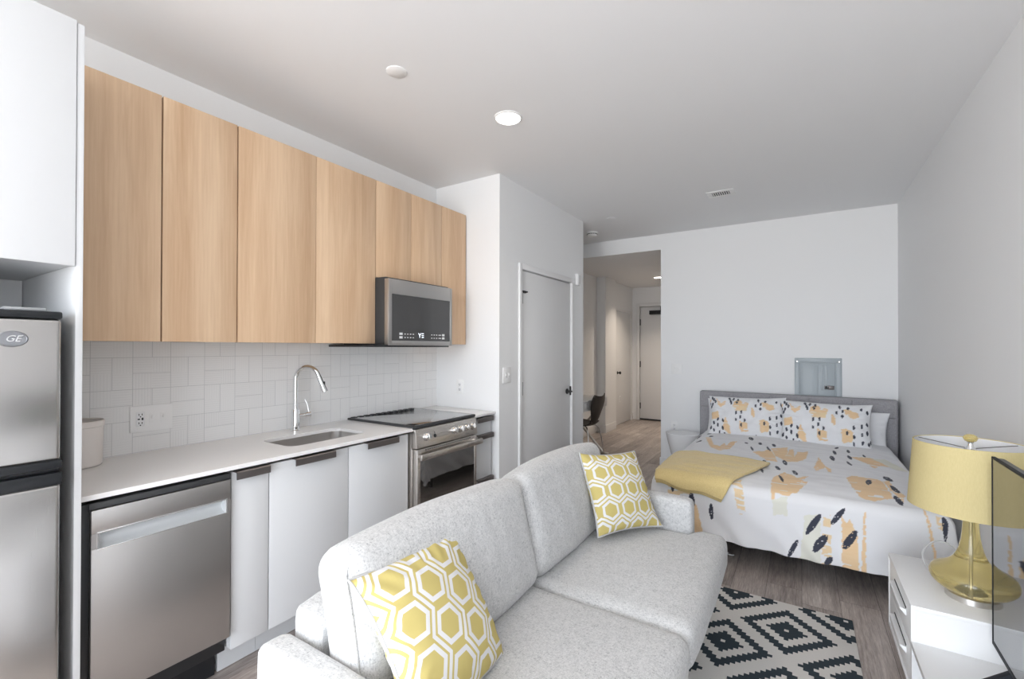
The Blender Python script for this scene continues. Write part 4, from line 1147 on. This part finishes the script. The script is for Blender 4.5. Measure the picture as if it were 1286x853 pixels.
lx, ly, lz = .562, 2.485, KZ
t = thing('table_lamp', 'table lamp with yellow drum shade and yellow glass base on the media stand', 'lamp', (lx, ly, lz))
MB().lathe([(.076, 0), (.076, .022), (.072, .026)], (lx, ly, lz), 40).build('foot', M['nickel'], t)
prof = [(.064, .026), (.095, .038), (.118, .060), (.1245, .082), (.119, .100), (.108, .112), (.085, .125), (.060, .145), (.043, .175), (.034, .207), (.027, .25), (.023, .31), (.0215, .345)]
pf = []
for i in range(len(prof) - 1):      # Catmull-Rom through the silhouette
    p0, p1, p2, p3 = prof[max(i - 1, 0)], prof[i], prof[i + 1], prof[min(i + 2, len(prof) - 1)]
    for k in range(4):
        s = k / 4; pf.append(tuple(.5 * ((2 * p1[j]) + (-p0[j] + p2[j]) * s + (2 * p0[j] - 5 * p1[j] + 4 * p2[j] - p3[j]) * s * s + (-p0[j] + 3 * p1[j] - 3 * p2[j] + p3[j]) * s ** 3) for j in (0, 1)))
pf.append(prof[-1])
MB().lathe(pf, (lx, ly, lz), 56).build('glass_base', M['amber'], t)
MB().lathe([(.0055, .03), (.0055, .34)], (lx, ly, lz), 14).build('inner_rod', M['nickel'], t)
MB().lathe([(.022, .345), (.022, .36), (.012, .365), (.012, .41)], (lx, ly, lz), 20).build('socket', M['nickel'], t)
sz0, sz1, r0, r1 = .352, .612, .190, .172
sd = MB().lathe([(r0, sz0), (r1, sz1), (r1 - .0025, sz1 + .001), (r1 - .004, sz1 - .002)], (lx, ly, lz), 64, capb=False, capt=False).build('shade', M['shade'], t)
MB().lathe([(r0 - .001, sz0 + .001), (r0 - .004, sz0), (r1 - .0045, sz1 - .002)], (lx, ly, lz), 64, capb=False, capt=False).build('shade_lining', M['shadein'], sd)
mb = MB()
for k in range(3):
    a = 2 * PI * k / 3 + 2.55
    mb.tube([(lx, ly, lz + sz1 - .022), (lx + (r1 - .004) * math.cos(a), ly + (r1 - .004) * math.sin(a), lz + sz1 - .006)], .0016, 8)
mb.build('spider_frame', M['bronze'], sd)
MB().lathe([(.003, .41), (.003, .58)], (lx, ly, lz), 12).build('harp_rod', M['nickel'], t)
fn = MB().lathe([(.020, .584), (.018, .590), (.010, .600), (.008, .612), (.012, .618)], (lx, ly, lz), 24).build('finial_collar', M['chrome'], t)
MB().lathe([(.004, .616), (.017, .621), (.022, .631), (.019, .641), (.010, .647), (.001, .648)], (lx, ly, lz), 28).build('finial', M['amber'], t)
cp_ = [(.50, 2.60, KZ + .004), (.47, 2.72, KZ + .010), (.475, 2.80, KZ + .05), (.53, 2.855, KZ + .085), (.60, 2.865, KZ + .06), (.65, 2.86, KZ - .05), (.67, 2.86, .2)]
pts = []
for i in range(len(cp_) - 1):
    p0, p1, p2, p3 = [Vector(cp_[max(0, min(len(cp_) - 1, i + d))]) for d in (-1, 0, 1, 2)]
    for k in range(8):
        s = k / 8; pts.append(.5 * ((2 * p1) + (-p0 + p2) * s + (2 * p0 - 5 * p1 + 4 * p2 - p3) * s * s + (-p0 + 3 * p1 - 3 * p2 + p3) * s ** 3))
MB().tube(pts, .004, 8).build('power_cord', M['cord'], t)

# television: local X runs along the screen towards the far edge
TA = math.radians(1.6)
TM = Matrix.Translation((.5605, 2.238, 0)) @ Matrix.Rotation(-TA, 4, 'Z')
t = thing('television', 'flat black television standing on the low shelf in front of the lamp', 'television', (.56, 1.7, .305))
tw, tz0, tz1 = 1.115, .400, 1.052
B(.004, .030, -tw + .004, -.004, tz0 + .004, tz1 - .004, .003, mtx=TM).build('back_shell', M['black'], t)
B(.030, .055, -tw + .2, -.2, tz0 + .03, tz1 - .25, .008, mtx=TM).build('electronics_box', M['black'], t)
B(-.0005, .006, -tw + .006, -.006, tz0 + .014, tz1 - .006, mtx=TM).build('screen', M['tvglass'], t)
mb = MB(); bw = .007
mb.box(-.002, .008, -bw, 0, tz0, tz1, .001, mtx=TM).box(-.002, .008, -tw, -tw + bw, tz0, tz1, .001, mtx=TM).box(-.002, .008, -tw + bw, -bw, tz1 - bw, tz1, .001, mtx=TM).box(-.002, .008, -tw + bw, -bw, tz0, tz0 + .014, .001, mtx=TM)
mb.build('bezel', M['tvbezel'], t)
for yy in (-.16, -tw + .16):
    mb = MB().prism([(-.095, .3055), (-.088, .318), (.012, .404), (.024, .404), (.028, .39), (.085, .316), (.09, .3055), (.078, .3055), (.014, .366), (-.070, .3055)], 'Y', yy - .012, yy + .012, bev=.002)
    for v in mb.bm.verts: v.co = TM @ v.co
    mb.build('foot', M['tvbezel'], t)

# ------------------------------------------------------------------ desk and chair in the alcove
t = thing('desk', 'white desk with drawers and crossed metal legs in the hallway alcove', 'desk', (-2.55, 5.4, 0))
DX0, DX1, DYa, DYb, DZ0, DZ1 = -2.895, -2.245, 4.72, 5.93, .632, .762
B(DX0, DX1, DYa, DYb, DZ1 - .02, DZ1, .002).build('desk_top', M['white2'], t)
B(DX0, DX1 - .012, DYa + .004, DYb - .004, DZ0, DZ1 - .021).build('drawer_box', M['white2'], t)
n = 3
for k in range(n):
    a = DYa + .004 + k * (DYb - DYa - .008) / n; b = a + (DYb - DYa - .008) / n
    B(DX1 - .012, DX1 - .001, a + .002, b - .002, DZ0 + .002, DZ1 - .024, .001).build('drawer_front', M['white2'], t)
for y in (DYb - .13, DYa + .13):
    MB().tube([(DX0 + .05, y, DZ0), (DX1 - .0, y + .012, .012)], .015, 12).build('leg', M['nickel'], t)
    MB().tube([(DX1 - .04, y, DZ0), (DX0 + .03, y - .012, .012)], .015, 12).build('leg', M['nickel'], t)
    MB().box(DX1 - .12, DX1 + .06, y - .012, y + .036, 0, .018, .004).build('foot', M['nickel'], t)

cxh, cyh = -2.395, 5.45
CM = Matrix.Translation((cxh, cyh, 0)) @ Matrix.Rotation(math.radians(-3), 4, 'Z')    # seat faces -X
t = thing('desk_chair', 'dark shell chair with slim metal legs tucked at the white desk', 'chair', (cxh, cyh, 0))
def shell(u, v):
    # v: 0 front of seat -> 1 top of back ; u across
    s = 2 * u - 1
    pr = [(-.20, .435, .19), (-.17, .452, .20), (-.05, .447, .205), (.08, .436, .19), (.15, .450, .135), (.185, .50, .10), (.205, .56, .125), (.225, .66, .175), (.243, .75, .190), (.262, .815, .15)]
    k = v * (len(pr) - 1); i = min(int(k), len(pr) - 2); f = k - i
    q = []
    for j in range(3):
        p0, p1, p2, p3 = pr[max(i - 1, 0)][j], pr[i][j], pr[i + 1][j], pr[min(i + 2, len(pr) - 1)][j]
        q.append(.5 * ((2 * p1) + (-p0 + p2) * f + (2 * p0 - 5 * p1 + 4 * p2 - p3) * f * f + (-p0 + 3 * p1 - 3 * p2 + p3) * f ** 3))
    x, z, w = q
    z += .018 * s * s * (1 if v < .5 else 0) ; x -= .03 * s * s * (1 if v > .5 else 0)
    if v > .86: z += .025 * s * s * (v - .86) / .14
    return CM @ Vector((x, s * w, z))
mb = MB(); mb.grid(shell, 22, 50)
shl = mb.build('shell', M['walnut'], t, smooth=80)
md = shl.modifiers.new('thickness', 'SOLIDIFY'); md.thickness = .011
MB().lathe([(.06, .415), (.06, .432)], CM @ Vector((0, 0, 0)), 24).build('mount', M['chrome'], t)
for sx in (-1, 1):
    for sy in (-1, 1):
        MB().tube([CM @ Vector(p) for p in ((sx * .03, sy * .03, .423), (sx * .12, sy * .13, .418), (sx * .15, sy * .165, .385), (sx * .175, sy * .19, .25), (sx * .205, sy * .22, .004))], .009, 12).build('leg', M['chrome'], t)

# ------------------------------------------------------------------ camera
cam = bpy.data.cameras.new('camera'); co_ = bpy.data.objects.new('camera', cam); COL.objects.link(co_)
yaw, pitch, roll = .5693, .00587, -.0019
F = Vector((-math.sin(yaw) * math.cos(pitch), math.cos(yaw) * math.cos(pitch), math.sin(pitch))); Rr = Vector((math.cos(yaw), math.sin(yaw), 0)); Dn = F.cross(Rr)
r2 = Rr * math.cos(roll) + Dn * math.sin(roll); d2 = -Rr * math.sin(roll) + Dn * math.cos(roll)
m = Matrix.Identity(4)
for i in range(3): m[i][0] = r2[i]; m[i][1] = -d2[i]; m[i][2] = -F[i]
m[0][3], m[1][3], m[2][3] = 0, 0, 1.43
co_.matrix_world = m
cam.sensor_width = 36; cam.lens = 568 / 1286 * 36; cam.shift_y = 6.4 / 1286; cam.clip_start = .02
SC.camera = co_

# ------------------------------------------------------------------ light
w = bpy.data.worlds.new('daylight'); SC.world = w; w.use_nodes = True; nt = w.node_tree
bg = nt.nodes['Background']
tc = nt.nodes.new('ShaderNodeTexCoord'); x, y, z = sep(nt, tc.outputs['Generated'])
c = ramp(nt, z * .5 + .5, [(.25, (.76, .755, .745)), (.47, (.78, .79, .80)), (.53, (.80, .86, .94)), (.9, (.76, .84, .95))])
nt.links.new(c, bg.inputs[0]); bg.inputs[1].default_value = 11.5
pl = bpy.data.lights.new('window_portal', 'AREA'); pl.shape = 'RECTANGLE'; pl.size = WX1 - WX0; pl.size_y = WZ1 - WZ0; pl.cycles.is_portal = True
po = bpy.data.objects.new('window_portal', pl); COL.objects.link(po); po.location = ((WX0 + WX1) / 2, YW - .12, (WZ0 + WZ1) / 2); po.rotation_euler = (math.radians(90), 0, 0)
pl = bpy.data.lights.new('window_portal', 'AREA'); pl.shape = 'RECTANGLE'; pl.size = VZ1 - VZ0; pl.size_y = VY1 - VY0; pl.cycles.is_portal = True
po = bpy.data.objects.new('window_portal', pl); COL.objects.link(po); po.location = (XR + .12, (VY0 + VY1) / 2, (VZ0 + VZ1) / 2); po.rotation_euler = (0, math.radians(90), 0)

vs_ = SC.view_settings
vs_.view_transform = 'Standard'; vs_.look = 'None'; vs_.exposure = 0.; vs_.gamma = 1.; vs_.use_curve_mapping = False
